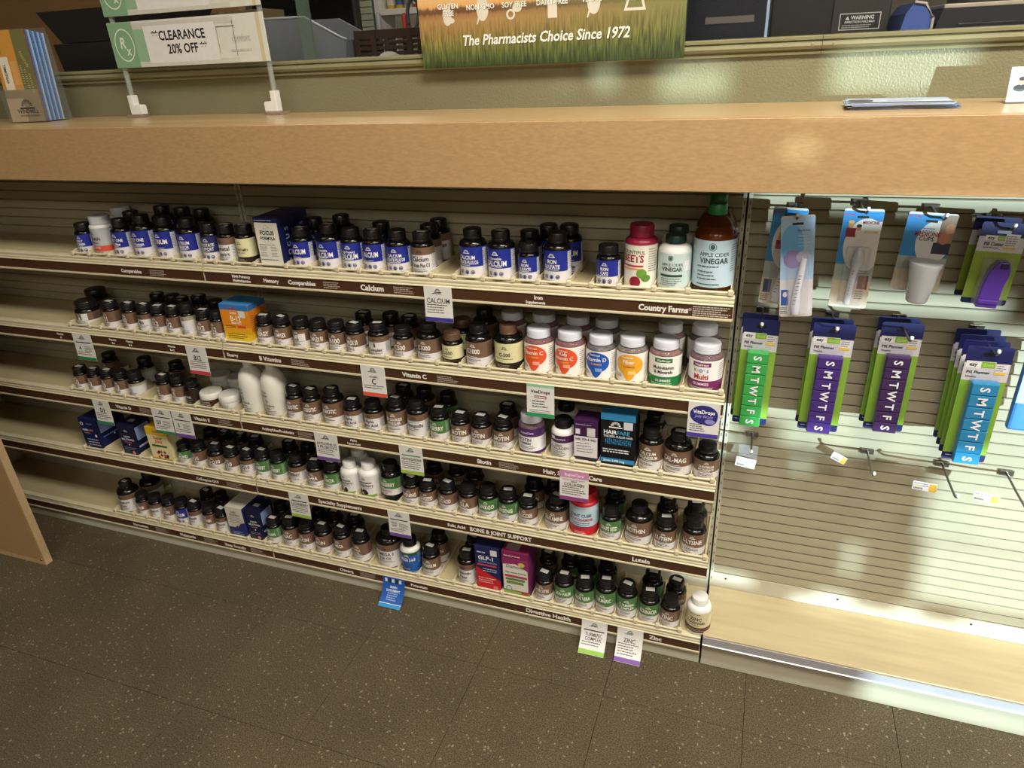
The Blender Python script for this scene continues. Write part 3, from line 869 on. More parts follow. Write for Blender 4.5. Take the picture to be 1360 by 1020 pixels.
def make_print(style, R, z0, z1, txt, seed):
    """ink on the label, relative to the bottle base"""
    p = Print(wrap(R))
    H = z1 - z0
    rnd = random.Random(seed)
    ls = [l for l in txt.split('|') if l]
    W = R * 1.75
    pre = [l[1:] for l in ls if l.startswith('+')]
    ls = [l for l in ls if not l.startswith('+')]
    if style in ('navy', 'dnavy', 'brown', 'browns', 'brownw', 'green', 'greenk', 'wblue'):
        split = z0 + H * (0.36 if style != 'wblue' else 0.12)
        top = z1
        col = WH
        p.fan(0, top - H * 0.17, H * 0.095, col)
        n = len(ls)
        area = (top - H * 0.25) - (split + H * 0.07)
        cap = min(0.0112, area / (n + 0.35 * (n - 1) + (0.5 if pre else 0)) * 0.92)
        if len(txt) <= 4: cap = min(0.0122, cap * 1.1)
        z = top - H * 0.27
        for l in pre:
            p.text(0, z - cap * 0.45, l, cap * 0.45, col, True, maxw=W * 0.7); z -= cap * 0.62
        for l in ls:
            z -= cap
            p.text(0, z, l, cap, col, True, 0.80, maxw=W * (0.98 if len(l) > 5 else 0.7))
            z -= cap * 0.3
        p.fine(-W * 0.33, split + H * 0.055, W * 0.33, 1, 0.003, 0.0012, col, rnd)
        if style in ('navy', 'dnavy'):
            small_icons(p, z0 + H * 0.18, min(0.0042, H * 0.085), '2b3270', 3, min(0.0125, R * 0.48))
            p.fine(-W * 0.4, z0 + H * 0.06, W * 0.4, 1, 0.003, 0.0012, '3a3f70', rnd)
            p.rect(R * 1.22, z0 + H * 0.30, R * 1.65, z1 - H * 0.04, 'd8d8de')
            p.step(); p.fine(R * 1.25, z1 - H * 0.08, R * 1.62, 9, H * 0.06, 0.0011, '5a5a66', rnd)
        else:
            p.fine(-W * 0.36, z0 + H * 0.29, W * 0.36, 2, 0.0034, 0.0014, '4a4046', rnd)
            p.fine(-W * 0.36, z0 + H * 0.12, W * 0.1, 1, 0.0034, 0.0013, '8a4a3a', rnd)
            p.fine(R * 1.15, z1 - H * 0.08, R * 1.6, 8, H * 0.07, 0.0010, '3c2b22' if 'brown' in style else 'd8e0d0', rnd)
        if style in ('browns', 'brownw'):
            p.step(); p.rect(R * 0.25, z0 + H * 0.38, R * 0.25 + 0.016, z0 + H * 0.38 + 0.019, 'dddbd6')
    elif style in ('wb', 'wbg'):
        p.fan(0, z1 - H * 0.16, H * 0.085, '3a2a20')
        n = len(ls)
        cap = min(0.0098, H * 0.36 / n)
        z = z1 - H * 0.34
        if style == 'wbg':
            p.rect(-W * 0.3, z - 0.001, W * 0.3, z + 0.001, '7fae9a'); z -= 0.003
        else:
            p.fine(-W * 0.38, z + 0.001, W * 0.2, 1, 0.003, 0.0012, '6a6a70', rnd)
        for l in ls:
            z -= cap
            p.text(-W * 0.0, z, l, cap * (1 if l == ls[0] else 0.9), BK, True, 0.9, maxw=W * 0.98)
            z -= cap * 0.32
        p.fine(-W * 0.42, z - 0.001, W * 0.42, 2, 0.0036, 0.0013, '4a4a50', rnd)
        p.fine(-W * 0.42, z0 + H * 0.10, W * 0.15, 1, 0.003, 0.0012, '6a6a70', rnd)
        p.fine(R * 1.1, z1 - H * 0.3, R * 1.6, 8, H * 0.065, 0.0010, '6a6a70', rnd)
    elif style in ('cream', 'creamk'):
        p.fan(0, z1 - H * 0.2, H * 0.09, '55613a')
        cap = 0.0085 if style == 'cream' else 0.0062
        z = z0 + H * 0.50
        for l in ls:
            p.text(0, z, l, cap, BK, True, 0.9, maxw=W * 0.95); z -= cap * 1.3
        p.fine(-W * 0.36, z + cap * 0.75, W * 0.36, 1, 0.003, 0.0013, BK, rnd)
        p.fine(-W * 0.36, z0 + H * 0.17, W * 0.3, 2, 0.0034, 0.0012, 'b7a98c', rnd)
    elif style in GUM:
        c1, c2, c3 = GUM[style]
        if style in ('gumO', 'gumB', 'gumY'):
            p.ell(0.0, z0 + H * 0.60, R * 0.92, H * 0.36, c1, 20, fn=lambda x, h: (-h * (0.95 + 0.55 * max(0, 1 - (x * 2.2) ** 2)), h))
            p.step()
            p.text(-R * 0.1, z0 + H * 0.83, 'VitaDrops', 0.0042, WH, True, maxw=R * 0.9)
            n = len(ls); cap = 0.0085 if n == 1 else 0.0078
            z = z0 + H * (0.64 if n == 1 else 0.70)
            for l in ls:
                p.text(-R * 0.05, z, l, cap, WH, True, maxw=R * 1.6); z -= cap * 1.25
            p.text(0, z + cap * 0.28, 'GUMMIES', 0.0042, 'f6b33c' if style != 'gumY' else '9a5a20', False, maxw=R)
            p.rect(-R * 0.05, z0 + H * 0.28, R * 0.42, z0 + H * 0.40, 'f0a890' if style == 'gumO' else ('7fa4dd' if style == 'gumB' else 'f6cf80'))
            p.fine(-R * 1.0, z0 + H * 0.27, -R * 0.42, 3, 0.003, 0.0013, '4a4a4a', rnd)
            p.fine(-R * 0.2, z0 + H * 0.06, R * 0.5, 1, 0.003, 0.0013, '6a6a6a', rnd)
        elif style in ('gumG', 'gumP'):
            p.rect(-R * 0.55, z1 - H * 0.20, R * 0.55, z1 - H * 0.06, c1)
            p.step(); p.text(0, z1 - H * 0.17, 'VitaDrops', 0.0048, WH, True, maxw=R * 0.95)
            if style == 'gumG':
                p.text(0, z0 + H * 0.58, 'Multivitamin', 0.0072, BK, True, 0.9, maxw=R * 1.75)
                p.text(0, z0 + H * 0.43, '& Minerals', 0.0072, BK, True, 0.9, maxw=R * 1.5)
                p.text(0, z0 + H * 0.15, 'GUMMIES', 0.0055, 'd9ead6', True, maxw=R)
            else:
                for k, (ch, cc) in enumerate(zip("KID'S", ('3f9a4a', 'e0a02c', '2c76b8', '2c76b8', '2c76b8'))):
                    p.text((k - 2) * 0.0062, z0 + H * 0.62, ch, 0.0066, cc, True)
                p.text(0, z0 + H * 0.38, 'Multi', 0.011, 'b3282c', True, 0.95, maxw=R * 1.3)
                p.text(0, z0 + H * 0.17, 'GUMMIES', 0.0055, 'efd9ea', True, maxw=R)
            p.fine(-R * 0.8, z0 + H * 0.09, R * 0.8, 2, 0.003, 0.0012, 'd9ead6', rnd)
        else:
            p.text(0, z1 - H * 0.2, 'RejuviCare', 0.0052, 'd9cfe4', True, maxw=R * 1.3)
            p.text(-R * 0.2, z0 + H * 0.50, 'BIOTIN', 0.0085, BK, True, 0.9, maxw=R * 1.3)
            p.text(-R * 0.2, z0 + H * 0.37, 'GUMMIES', 0.006, BK, True, 0.9, maxw=R * 1.2)
            p.fine(-R * 0.75, z0 + H * 0.30, R * 0.6, 3, 0.0034, 0.0013, '4a4a55', rnd)
        p.fine(R * 1.08, z1 - H * 0.1, R * 1.55, 10, H * 0.07, 0.0011, '8a8a8a', rnd)
    elif style == 'wred':
        p.fan(-R * 0.1, z1 - H * 0.2, H * 0.09, '5a5a60')
        p.text(0, z0 + H * 0.55, ls[0], 0.0078, '4a4a52', True, 0.9, maxw=W)
        p.text(0, z0 + H * 0.42, ls[1], 0.0045, '4a4a52', True, 0.9, maxw=W * 0.7)
        p.fine(-W * 0.3, z0 + H * 0.30, W * 0.3, 2, 0.0036, 0.0014, 'f0d8d0', rnd)
        p.fine(-W * 0.4, z0 + H * 0.09, W * 0.4, 1, 0.003, 0.0013, '6a6a70', rnd)
    elif style == 'beets':
        p.text(-R * 0.25, z0 + H * 0.80, 'BOUNTIFUL', 0.0075, '4a5a3a', False, 0.9, maxw=R * 1.6)
        p.text(-R * 0.25, z0 + H * 0.62, 'BEETS', 0.014, '9c1f2c', True, 0.9, maxw=R * 1.7)
        p.rect(-R * 1.0, z0 + H * 0.51, R * 0.45, z0 + H * 0.55, 'b5333c')
        p.rect(-R * 1.0, z0 + H * 0.44, R * 0.45, z0 + H * 0.48, 'd9a05a')
        p.step(); p.ell(-R * 0.05, z0 + H * 0.16, 0.011, 0.011, '8e1f33', 12)
        p.ell(R * 0.35, z0 + H * 0.36, 0.010, 0.009, '6b9a3a', 10); p.ell(R * 0.62, z0 + H * 0.25, 0.009, 0.007, '5d8c35', 10)
        p.fine(R * 0.75, z1 - H * 0.08, R * 1.5, 10, H * 0.055, 0.0012, '5a5a5a', rnd)
    elif style in ('acvw', 'acv'):
        g = '3a5a50'
        s_ = 1.0 if style == 'acvw' else 1.35
        p.ring(-R * 0.1, z1 - H * 0.13, 0.0052 * s_, 0.001, g); p.ell(-R * 0.1, z1 - H * 0.13, 0.0030 * s_, 0.0034 * s_, g, 8)
        z = z1 - H * (0.36 if style == 'acvw' else 0.33)
        p.text(0, z, 'APPLE CIDER', 0.0052 * s_, '33423e', False, 1.0, maxw=R * 1.5)
        p.text(0, z - 0.0098 * s_, 'VINEGAR', 0.0076 * s_, '24302c', True, 0.9, maxw=R * 1.5)
        if style == 'acvw':
            p.rect(-R * 0.75, z - 0.021, R * 0.65, z - 0.0165, '2f4a42')
            p.fine(-R * 0.7, z - 0.024, R * 0.6, 3, 0.0042, 0.0014, '5a6a66', rnd)
            p.step(); p.rect(R * 0.75, z0 + H * 0.48, R * 0.75 + 0.016, z0 + H * 0.48 + 0.02, 'dfe4e4')
        else:
            p.fine(-R * 0.8, z - 0.018, R * 0.65, 1, 0.004, 0.0022, '46564f', rnd)
            p.fine(-R * 0.8, z - 0.028, R * 0.25, 3, 0.0068, 0.002, '46564f', rnd)
            p.fine(-R * 0.8, z - 0.052, R * 0.55, 2, 0.0064, 0.0018, '46564f', rnd)
            p.fine(R * 0.85, z1 - H * 0.1, R * 1.5, 12, H * 0.05, 0.0014, '6a7c80', rnd)
        p.fine(-R * 0.75, z0 + H * 0.08, R * 0.6, 1, 0.003, 0.0014, '5a6a66', rnd)
    elif style == 'collagen':
        p.rect(-R * 0.75, z1 - H * 0.19, -R * 0.35, z1 - H * 0.05, 'e8e2ea')
        p.text(R * 0.1, z1 - H * 0.19, 'RejuviCare', 0.0040, 'e3d8e6', True, maxw=R * 1.1)
        p.text(0, z0 + H * 0.53, 'Super', 0.0060, BK, False, 0.9, maxw=R)
        p.text(0, z0 + H * 0.38, 'COLLAGEN', 0.0074, BK, False, 0.9, maxw=R * 1.6)
        p.fine(-R * 0.7, z0 + H * 0.31, R * 0.7, 4, 0.0042, 0.0014, '4a4a50', rnd)
    elif style == 'elder':
        p.fan(-R * 0.2, z1 - H * 0.14, H * 0.075, '3a3a3a')
        p.rect(-W * 0.4, z0 + H * 0.66, W * 0.3, z0 + H * 0.71, BK)
        p.text(0, z0 + H * 0.50, 'Elderberry', 0.0076, BK, True, 0.85, maxw=W * 0.92)
        p.fine(-W * 0.2, z0 + H * 0.44, W * 0.3, 1, 0.003, 0.0014, '5a5a5a', rnd)
        p.rect(-W * 0.5, z0, W * 0.5, z0 + H * 0.11, '7ea04a')
        p.step()
        for k in range(9):
            p.ell(-W * 0.22 + rnd.uniform(-0.011, 0.013), z0 + H * 0.15 + rnd.uniform(0, 0.009), 0.0042, 0.0042, '1d1620', 7)
    elif style == 'joint':
        p.text(-R * 0.05, z1 - H * 0.36, 'JOINT CUBE', 0.0085, '28376e', True, 0.85, maxw=R * 1.65)
        p.text(-R * 0.05, z1 - H * 0.50, 'GLUCOSAMINE', 0.0075, 'b02a35', True, 0.85, maxw=R * 1.75)
        p.fine(-R * 0.8, z1 - H * 0.56, R * 0.8, 4, 0.0052, 0.0019, '3c4670', rnd)
        p.fine(-R * 0.5, z0 + H * 0.12, R * 0.5, 2, 0.004, 0.0015, 'f0d0d0', rnd)
    elif style == 'zinclz':
        p.text(0, z0 + H * 0.62, 'ZINC', 0.0092, BK, True, 0.9, maxw=W)
        p.text(0, z0 + H * 0.44, 'LOZENGES', 0.0072, BK, True, 0.9, maxw=W * 0.95)
        p.fine(-W * 0.3, z1 - H * 0.06, W * 0.3, 1, 0.003, 0.0014, '5a5040', rnd)
        p.fine(-W * 0.3, z0 + H * 0.38, W * 0.3, 1, 0.003, 0.0014, '5a5040', rnd)
        p.fine(-W * 0.4, z0 + H * 0.17, W * 0.4, 2, 0.004, 0.0013, 'cdb8a0', rnd)
    elif style == 'clear':
        p.fan(0, z1 - H * 0.17, H * 0.09, '5a4a30')
        p.text(0, z0 + H * 0.42, txt, 0.0075, BK, True, 0.9, maxw=W)
        p.fine(-W * 0.4, z0 + H * 0.36, W * 0.4, 4, H * 0.07, 0.0012, '5a5a5a', rnd)
        p.step(); p.rect(R * 0.05, z0 + H * 0.30, R * 0.05 + 0.017, z0 + H * 0.30 + 0.02, 'd4d6e0')
    elif style == 'dark':
        p.text(0, z0 + H * 0.45, 'SUPER', 0.0065, 'c9c0b4', True, 0.9, maxw=W)
        p.fine(-W * 0.4, z0 + H * 0.36, W * 0.4, 3, 0.004, 0.0013, '8a8078', rnd)
    elif style == 'lotion':
        z = z0 + H * 0.80
        for l, c in (('Vital', 0.0068), ('Super', 0.0068)):
            p.text(-R * 0.25, z, l, c, '3a3a3e', False, 0.9, maxw=R); z -= 0.0098
        p.ring(-R * 0.15, z - 0.003, 0.0062, 0.0011, '3a3a3e', 4, 1.0); p.text(-R * 0.15, z - 0.0056, 'E', 0.0052, '3a3a3e', True); z -= 0.0175
        p.text(-R * 0.1, z, 'Hand & Body', 0.0056, '3a3a3e', False, 0.9, maxw=R * 1.3)
        p.text(-R * 0.1, z - 0.008, 'Lotion', 0.0050, '3a3a3e', False, 0.9, maxw=R)
        p.fine(-R * 0.7, z - 0.013, R * 0.6, 5, 0.0046, 0.0013, '6a6a70', rnd)
    return p if p.F else None

STY = {  # cap material, body material, label bands, label span (fraction of the body below the shoulder)
 'navy': (M_CAP, M_BLACKG, [(0, 0.36, M_LWHITE), (0.36, 1, M_LNAVY)]),
 'dnavy': (M_CAP, M_BLACKG, [(0, 0.36, M_LWHITE), (0.36, 1, M_LDNAVY)]),
 'brown': (M_CAP, M_BLACKG, [(0, 0.36, M_LWHITE), (0.36, 1, M_LBROWN)]),
 'green': (M_CAP, M_BLACKG, [(0, 0.36, M_LWHITE), (0.36, 1, M_LGREEN)]),
 'wb': (M_CAP, M_BLACKG, [(0, 0.72, M_LWHITE), (0.72, 1, M_LBROWN)]),
}
M_BCAP = mat('bronze_cap', '6d5442', 0.3, metal=0.3)
M_WCAP = mat('white_ribbed_cap', 'cfd2da', 0.35, var=0.03)
M_LCREAM = mat('cream_label', 'd9d4a6', 0.45)
M_LDARK = mat('dark_label_foot', '2a1d18', 0.4)
M_AMBER = mat('amber_vinegar', '7a3207', 0.15, trans=0.35, var=0.15)
M_AMBERG = mat('amber_bottle', '5a2c12', 0.05, alpha=0.30, var=0.0)
M_GCAP = mat('bright_green_cap', '1d7a3c', 0.3, var=0.05)
M_DGCAP = mat('dark_green_cap', '1f3a33', 0.3, var=0.05)
M_CRIM = mat('crimson_plastic', '931f3a', 0.35, var=0.05)
M_MINT = mat('pale_mint_label', 'c3d4d0', 0.4)
M_SKY = mat('pale_blue_label', 'b9d0dc', 0.4)
M_GREYL = mat('grey_label', 'b4b4b8', 0.4)
M_SILV = mat('silver_label', 'b5ad98', 0.3, metal=0.3)
M_LOTION = mat('ivory_lotion_plastic', 'd9d8cd', 0.3, var=0.03)
M_JARB = mat('brown_jar', '4a2c1c', 0.2)
STY['browns'] = STY['brownw'] = STY['brown']
STY['wbg'] = STY['wb']
STY['greenk'] = (M_CAP, M_BLACKG, [(0, 0.36, M_LWHITE), (0.36, 1, M_LGREEN)])
STY['cream'] = (M_BCAP, M_BLACKG, [(0, 0.26, M_LDARK), (0.26, 1, M_LCREAM)])
STY['creamk'] = (M_CAP, M_BLACKG, [(0, 0.26, M_LDARK), (0.26, 1, M_LCREAM)])
STY['wred'] = (M_WCAP, M_WHITEP, [(0, 0.12, M_GREYL), (0.12, 0.34, ink('d0523a')), (0.34, 1, M_GREYL)])
STY['beets'] = (M_CRIM, M_CRIM, [(0, 1, mat('ivory_label', 'e6e1d2', 0.4))])
STY['acvw'] = (M_DGCAP, M_WHITEP, [(0, 1, M_MINT)])
STY['acv'] = (M_GCAP, M_AMBERG, [(0, 1, M_SKY)])
STY['collagen'] = (M_CAP, M_WHITEP, [(0, 0.68, M_LWHITE), (0.68, 1, ink('46204e'))])
STY['elder'] = (M_WHITEP, M_WHITEP, [(0, 1, M_LWHITE)])
STY['joint'] = (ink('b3202c'), ink('b3202c'), [(0, 0.30, ink('c4202e')), (0.30, 1, M_SKY)])
STY['zinclz'] = (M_WHITEP, M_WHITEP, [(0, 0.26, ink('5a382a')), (0.26, 1, ink('d8cca6'))])
STY['clear'] = (M_CAP, M_BLACKG, [(0, 0.8, M_LWHITE), (0.8, 1, M_SILV)])
STY['dark'] = (M_CAP, M_BLACKG, [(0, 1, M_LDARK)])
STY['wblue'] = (M_CAP, M_WHITEP, [(0, 0.85, ink('1f5aa8')), (0.85, 1, ink('22503a'))])
STY['lotion'] = (M_WHITEP, M_LOTION, [])
for g_, (c1, c2, c3) in GUM.items():
    if g_ in ('gumG', 'gumP'): bands = [(0, 0.32, ink(c1)), (0.32, 1, ink(c2))]
    elif g_ == 'gumV': bands = [(0, 0.10, ink(c1)), (0.10, 0.68, ink(c2)), (0.68, 1, ink(c1))]
    else: bands = [(0, 1, ink(c2))]
    STY[g_] = (M_WCAP, M_CLEAR, bands)

def make_bottle(style, d, h, txt, loc, label, group, sticker=False, back=False, seed=0, rot=0.0):
    D, H = d / 1000.0, h / 1000.0
    capm, bodym, bands = STY[style]
    r = D / 2
    t = thing('supplement_bottle' if style not in ('lotion', 'acv') else ('lotion_bottle' if style == 'lotion' else 'vinegar_bottle'), label, 'bottle', loc, group)
    t.rotation_euler = (0, 0, rot)
    # proportions by kind
    if style in GUM: rc, ch = r * 0.80, 0.0175
    elif style == 'acv': rc, ch = 0.0165, 0.019
    elif style == 'acvw': rc, ch = r * 0.62, 0.0145
    elif style == 'beets': rc, ch = r * 0.74, 0.022
    elif style in ('brownw', 'wred'): rc, ch = r * 0.86, 0.019
    elif style == 'lotion': rc, ch = 0.0125, 0.016
    elif style == 'joint': rc, ch = r * 0.86, 0.020
    elif style in ('elder', 'zinclz'): rc, ch = r * 0.66, 0.017
    elif style == 'clear': rc, ch = min(0.0195, r * 0.84), 0.022
    else: rc, ch = min(0.0192, r * 0.86), min(0.0195, H * 0.225)
    rn = rc - 0.0022
    if style == 'acv':
        hb = H - ch
        prof = [(0, 0), (r - 0.003, 0), (r, 0.004), (r, hb * 0.72), (r * 0.96, hb * 0.78), (r * 0.62, hb * 0.93), (rc - 0.002, hb * 0.985), (rc - 0.002, hb + 0.003), (0, hb + 0.003)]
        k = ('acvbody',)
        if k not in BODY:
            BODY[k] = MB().lathe(prof, 40).mesh('body', bodym, 40)
            liq = [(0, 0.002), (r - 0.004, 0.002), (r - 0.0014, 0.005), (r - 0.0014, hb * 0.72), (r * 0.90, hb * 0.79), (r * 0.74, hb * 0.855), (0, hb * 0.855)]
            BODY[('acvliq',)] = MB().lathe(liq, 40).mesh('vinegar', M_AMBER, 40)
        link('body', BODY[k], t); link('vinegar', BODY[('acvliq',)], t)
        zs = hb * 0.72; zl = (0.012, zs - 0.002)
    elif style == 'lotion':
        k = ('lotion',)
        hb = H - ch
        prof = [(0, 0), (r - 0.006, 0), (r - 0.001, 0.004), (r, 0.012), (r, hb * 0.55), (r * 0.97, hb * 0.68), (r * 0.86, hb * 0.80), (r * 0.62, hb * 0.90), (rc, hb * 0.945), (rc, hb + 0.002), (0, hb + 0.002)]
        if k not in BODY: BODY[k] = MB().lathe(prof, 40).mesh('body', bodym, 40)
        link('body', BODY[k], t)
        zs = hb * 0.62; zl = (0.012, zs)
    elif style == 'beets':
        P, zs = bottle_profile(D, H, ch, rn)
        link('body', body_mesh(D, H, ch, rn, bodym), t)
        zl = (0.001, zs - 0.001)
    else:
        P, zs = bottle_profile(D, H, ch, rn)
        link('body', body_mesh(D, H, ch, rn, bodym), t)
        if style in GUM:
            k = ('gum', D, H, style)
            if k not in BODY:
                q = [(0, 0.002)] + [(r - 0.0022, 0.002), (r - 0.0016, 0.005), (r - 0.0016, zs + 0.001), (r * 0.72, zs + 0.007), (0, zs + 0.005)]
                BODY[k] = MB().lathe(q, 28).mesh('gummies', mat('gummies_' + style, GUM[style][2], 0.35, var=0.45, scale=150, bump=0.9, bscale=160), 50)
            link('gummies', BODY[k], t)
        lo = 0.0032 if style not in ('greenk', 'zinclz', 'acvw') else (0.020 if style == 'greenk' else 0.008)
        zl = (lo, zs - 0.0004)
    cz = H - ch
    link('cap', cap_mesh(rc, ch, capm), t, (0, 0, cz))
    R = r + 0.0003
    lab = None
    if bands:
        k = (style, d, h)
        if k not in LABELS:
            LABELS[k] = label_mesh(R, zl[0], zl[1], bands)
        lab = link('label', LABELS[k], t)
    k = (style, d, h, txt)
    if k not in PRINTS:
        p = make_print(style, R, zl[0], zl[1], txt, seed) if txt else None
        PRINTS[k] = p.mesh('lettering') if p else None
    if PRINTS[k]:
        link('lettering', PRINTS[k], lab if lab else t)
    if sticker:
        o = link('price_sticker', STICK_ME, t, (0.001, 0.0, H + 0.0001))
        o.rotation_euler = (0, 0, random.uniform(-0.35, 0.25) - rot)
    return t

JAR = {}
def make_jar(style, d, h, loc, label, group):
    D, H = d / 1000.0, h / 1000.0; r = D / 2
    t = thing('cream_jar', label, 'jar', loc, group)
    k = (style, d, h)
    if k not in JAR:
        jm = M_JARB if style == 'jarb' else M_WHITEP
        body = [(0, 0), (r * 0.80, 0), (r * 0.86, 0.002), (r * 0.93, H * 0.45), (r * 0.9, H * 0.56), (0, H * 0.56)]
        lid = [(0, 0), (r * 0.985, 0), (r, 0.002), (r * 0.985, H * 0.36), (r * 0.92, H * 0.42), (0, H * 0.44)]
        JAR[k] = (MB().lathe(body, 36).mesh('body', jm, 40), MB().lathe(lid, 36).mesh('lid', M_LOTION, 40))
    link('body', JAR[k][0], t)
    link('lid', JAR[k][1], t, (0, 0, H * 0.56))
    p = Print(wrap(r * 0.915))
    p.fine(-r * 0.5, H * 0.42, r * 0.5, 3, 0.0042, 0.0016, 'c9b8a0' if style == 'jarb' else '6a6a6a', random.Random(3))
    p.build('lettering', t)
    return t

# ---- words that single out each bottle
ORD = ['first', 'second', 'third', 'fourth', 'fifth', 'sixth', 'seventh', 'eighth', 'ninth', 'tenth', 'eleventh', 'twelfth', 'thirteenth', 'fourteenth', 'fifteenth', 'sixteenth', 'seventeenth', 'eighteenth', 'nineteenth', 'twentieth']
NUM = ['', 'one', 'two', 'three', 'four', 'five', 'six', 'seven', 'eight', 'nine', 'ten', 'eleven', 'twelve', 'thirteen', 'fourteen', 'fifteen', 'sixteen', 'seventeen', 'eighteen', 'nineteen', 'twenty']
DESC = {'navy': 'blue-labelled black {w} bottle', 'dnavy': 'dark-blue-labelled {w} bottle', 'brown': 'brown-labelled black {w} bottle',
        'browns': 'brown-labelled {w} bottle with price label', 'green': 'green-labelled black {w} bottle', 'wb': 'white-labelled black {w} bottle'}
def nice(t):
    return ' '.join(l.lstrip('+') if any(ch.isdigit() for ch in l) else l.lstrip('+').title() for l in t.split('|'))
def where(n, k):
    return '' if n == 1 else (', left one of two' if k == 0 else ', right one of two') if n == 2 else f', {ORD[k]} of {NUM[n]} from left'
ents = []
for s, x, st, d, h, t_, w in FRONT:
    if w:
        base = w if st.startswith('jar') else f'{w} bottle'
        ents.append((s, x, f'{base}, front row, {SHELF[s]}'))
    else:
        ents.append((s, x, DESC[st].format(w=nice(t_)) + f', front row, {SHELF[s]}'))
tot = {}
for s, x, l in ents: tot.setdefault(l, []).append(x)
for l in tot: tot[l].sort()
for i, (s, x, st, d, h, t_, w) in enumerate(FRONT):
    l = ents[i][2]
    lab_ = l + where(len(tot[l]), tot[l].index(x))
    yy = 0.0095 + d / 2000.0
    if st == 'zinclz': yy = 0.006 + d / 2000.0
    loc = (x, yy, ZS[s] + 0.0002)
    grp = f'goods in the front row of the {SHELF[s]}'
    if st.startswith('jar'):
        make_jar(st, d, h, loc, lab_, grp)
        continue
    stk = st in ('brown', 'green', 'cream', 'wb', 'brownk') and s > 0 and random.random() < (0.55 if s == 1 else 0.72)
    if s == 0: stk = t_ in ('CALCIUM', 'Prenatal|Support', 'Calcium|Citrate Plus D3', '+Chewable|CALCIUM') or st == 'creamk'
    make_bottle(st, d, h, t_, loc, lab_, grp, stk, seed=i, rot=random.uniform(-0.22, 0.10))
BD = {'wred': 'white-capped', 'brown': 'black-capped brown-label', 'navy': 'black-capped blue-label', 'wb': 'black-capped white-label', 'acvw': 'green-capped white', 'acv': 'green-capped amber',
      'brownw': 'squat black-capped', 'cream': 'bronze-capped', 'clear': 'black-capped silver-label', 'green': 'black-capped green-label', 'collagen': 'black-capped white', 'elder': 'white-lidded'}
ents = []
for s, x, y, st, d, h in BACK:
    w = 'jar' if st.startswith('jar') else 'bottle'
    dsc = 'white-lidded gummy' if st in GUM else ('white cream' if st.startswith('jar') else BD[st])
    ents.append(f'{dsc} {w} in back row, {SHELF[s]}')
tot = {}
for i, l in enumerate(ents): tot.setdefault(l, []).append((BACK[i][1], i))
for l in tot: tot[l].sort()
TXT = {'wred': 'VITAMIN|FORMULA', 'brown': 'VITAMIN', 'navy': 'CALCIUM', 'wb': 'Complex', 'acvw': 'APPLE CIDER|VINEGAR', 'acv': 'APPLE CIDER|VINEGAR', 'brownw': 'A', 'cream': 'C-500',
       'clear': 'D3', 'green': 'HERBAL', 'collagen': 'Super|COLLAGEN', 'elder': 'Elderberry', 'gumO': 'Vitamin C', 'gumB': 'Vitamin D', 'gumG': 'Multivitamin|& Minerals', 'gumP': "KID'S|Multi"}
for i, ((s, x, y, st, d, h), l) in enumerate(zip(BACK, ents)):
    lab_ = l + where(len(tot[l]), tot[l].index((x, i)))
    grp = f'goods in the back row of the {SHELF[s]}'
    if st.startswith('jar'):
        make_jar(st, d, h, (x, y, ZS[s] + 0.0002), lab_, grp)
    else:
        make_bottle(st, d, h, TXT[st], (x, y, ZS[s] + 0.0002), lab_, grp, st in ('brown', 'green', 'wb') and random.random() < (0.55 if s in (2, 3, 4) else 0.25), True, seed=500 + i, rot=random.uniform(-0.2, 0.2))

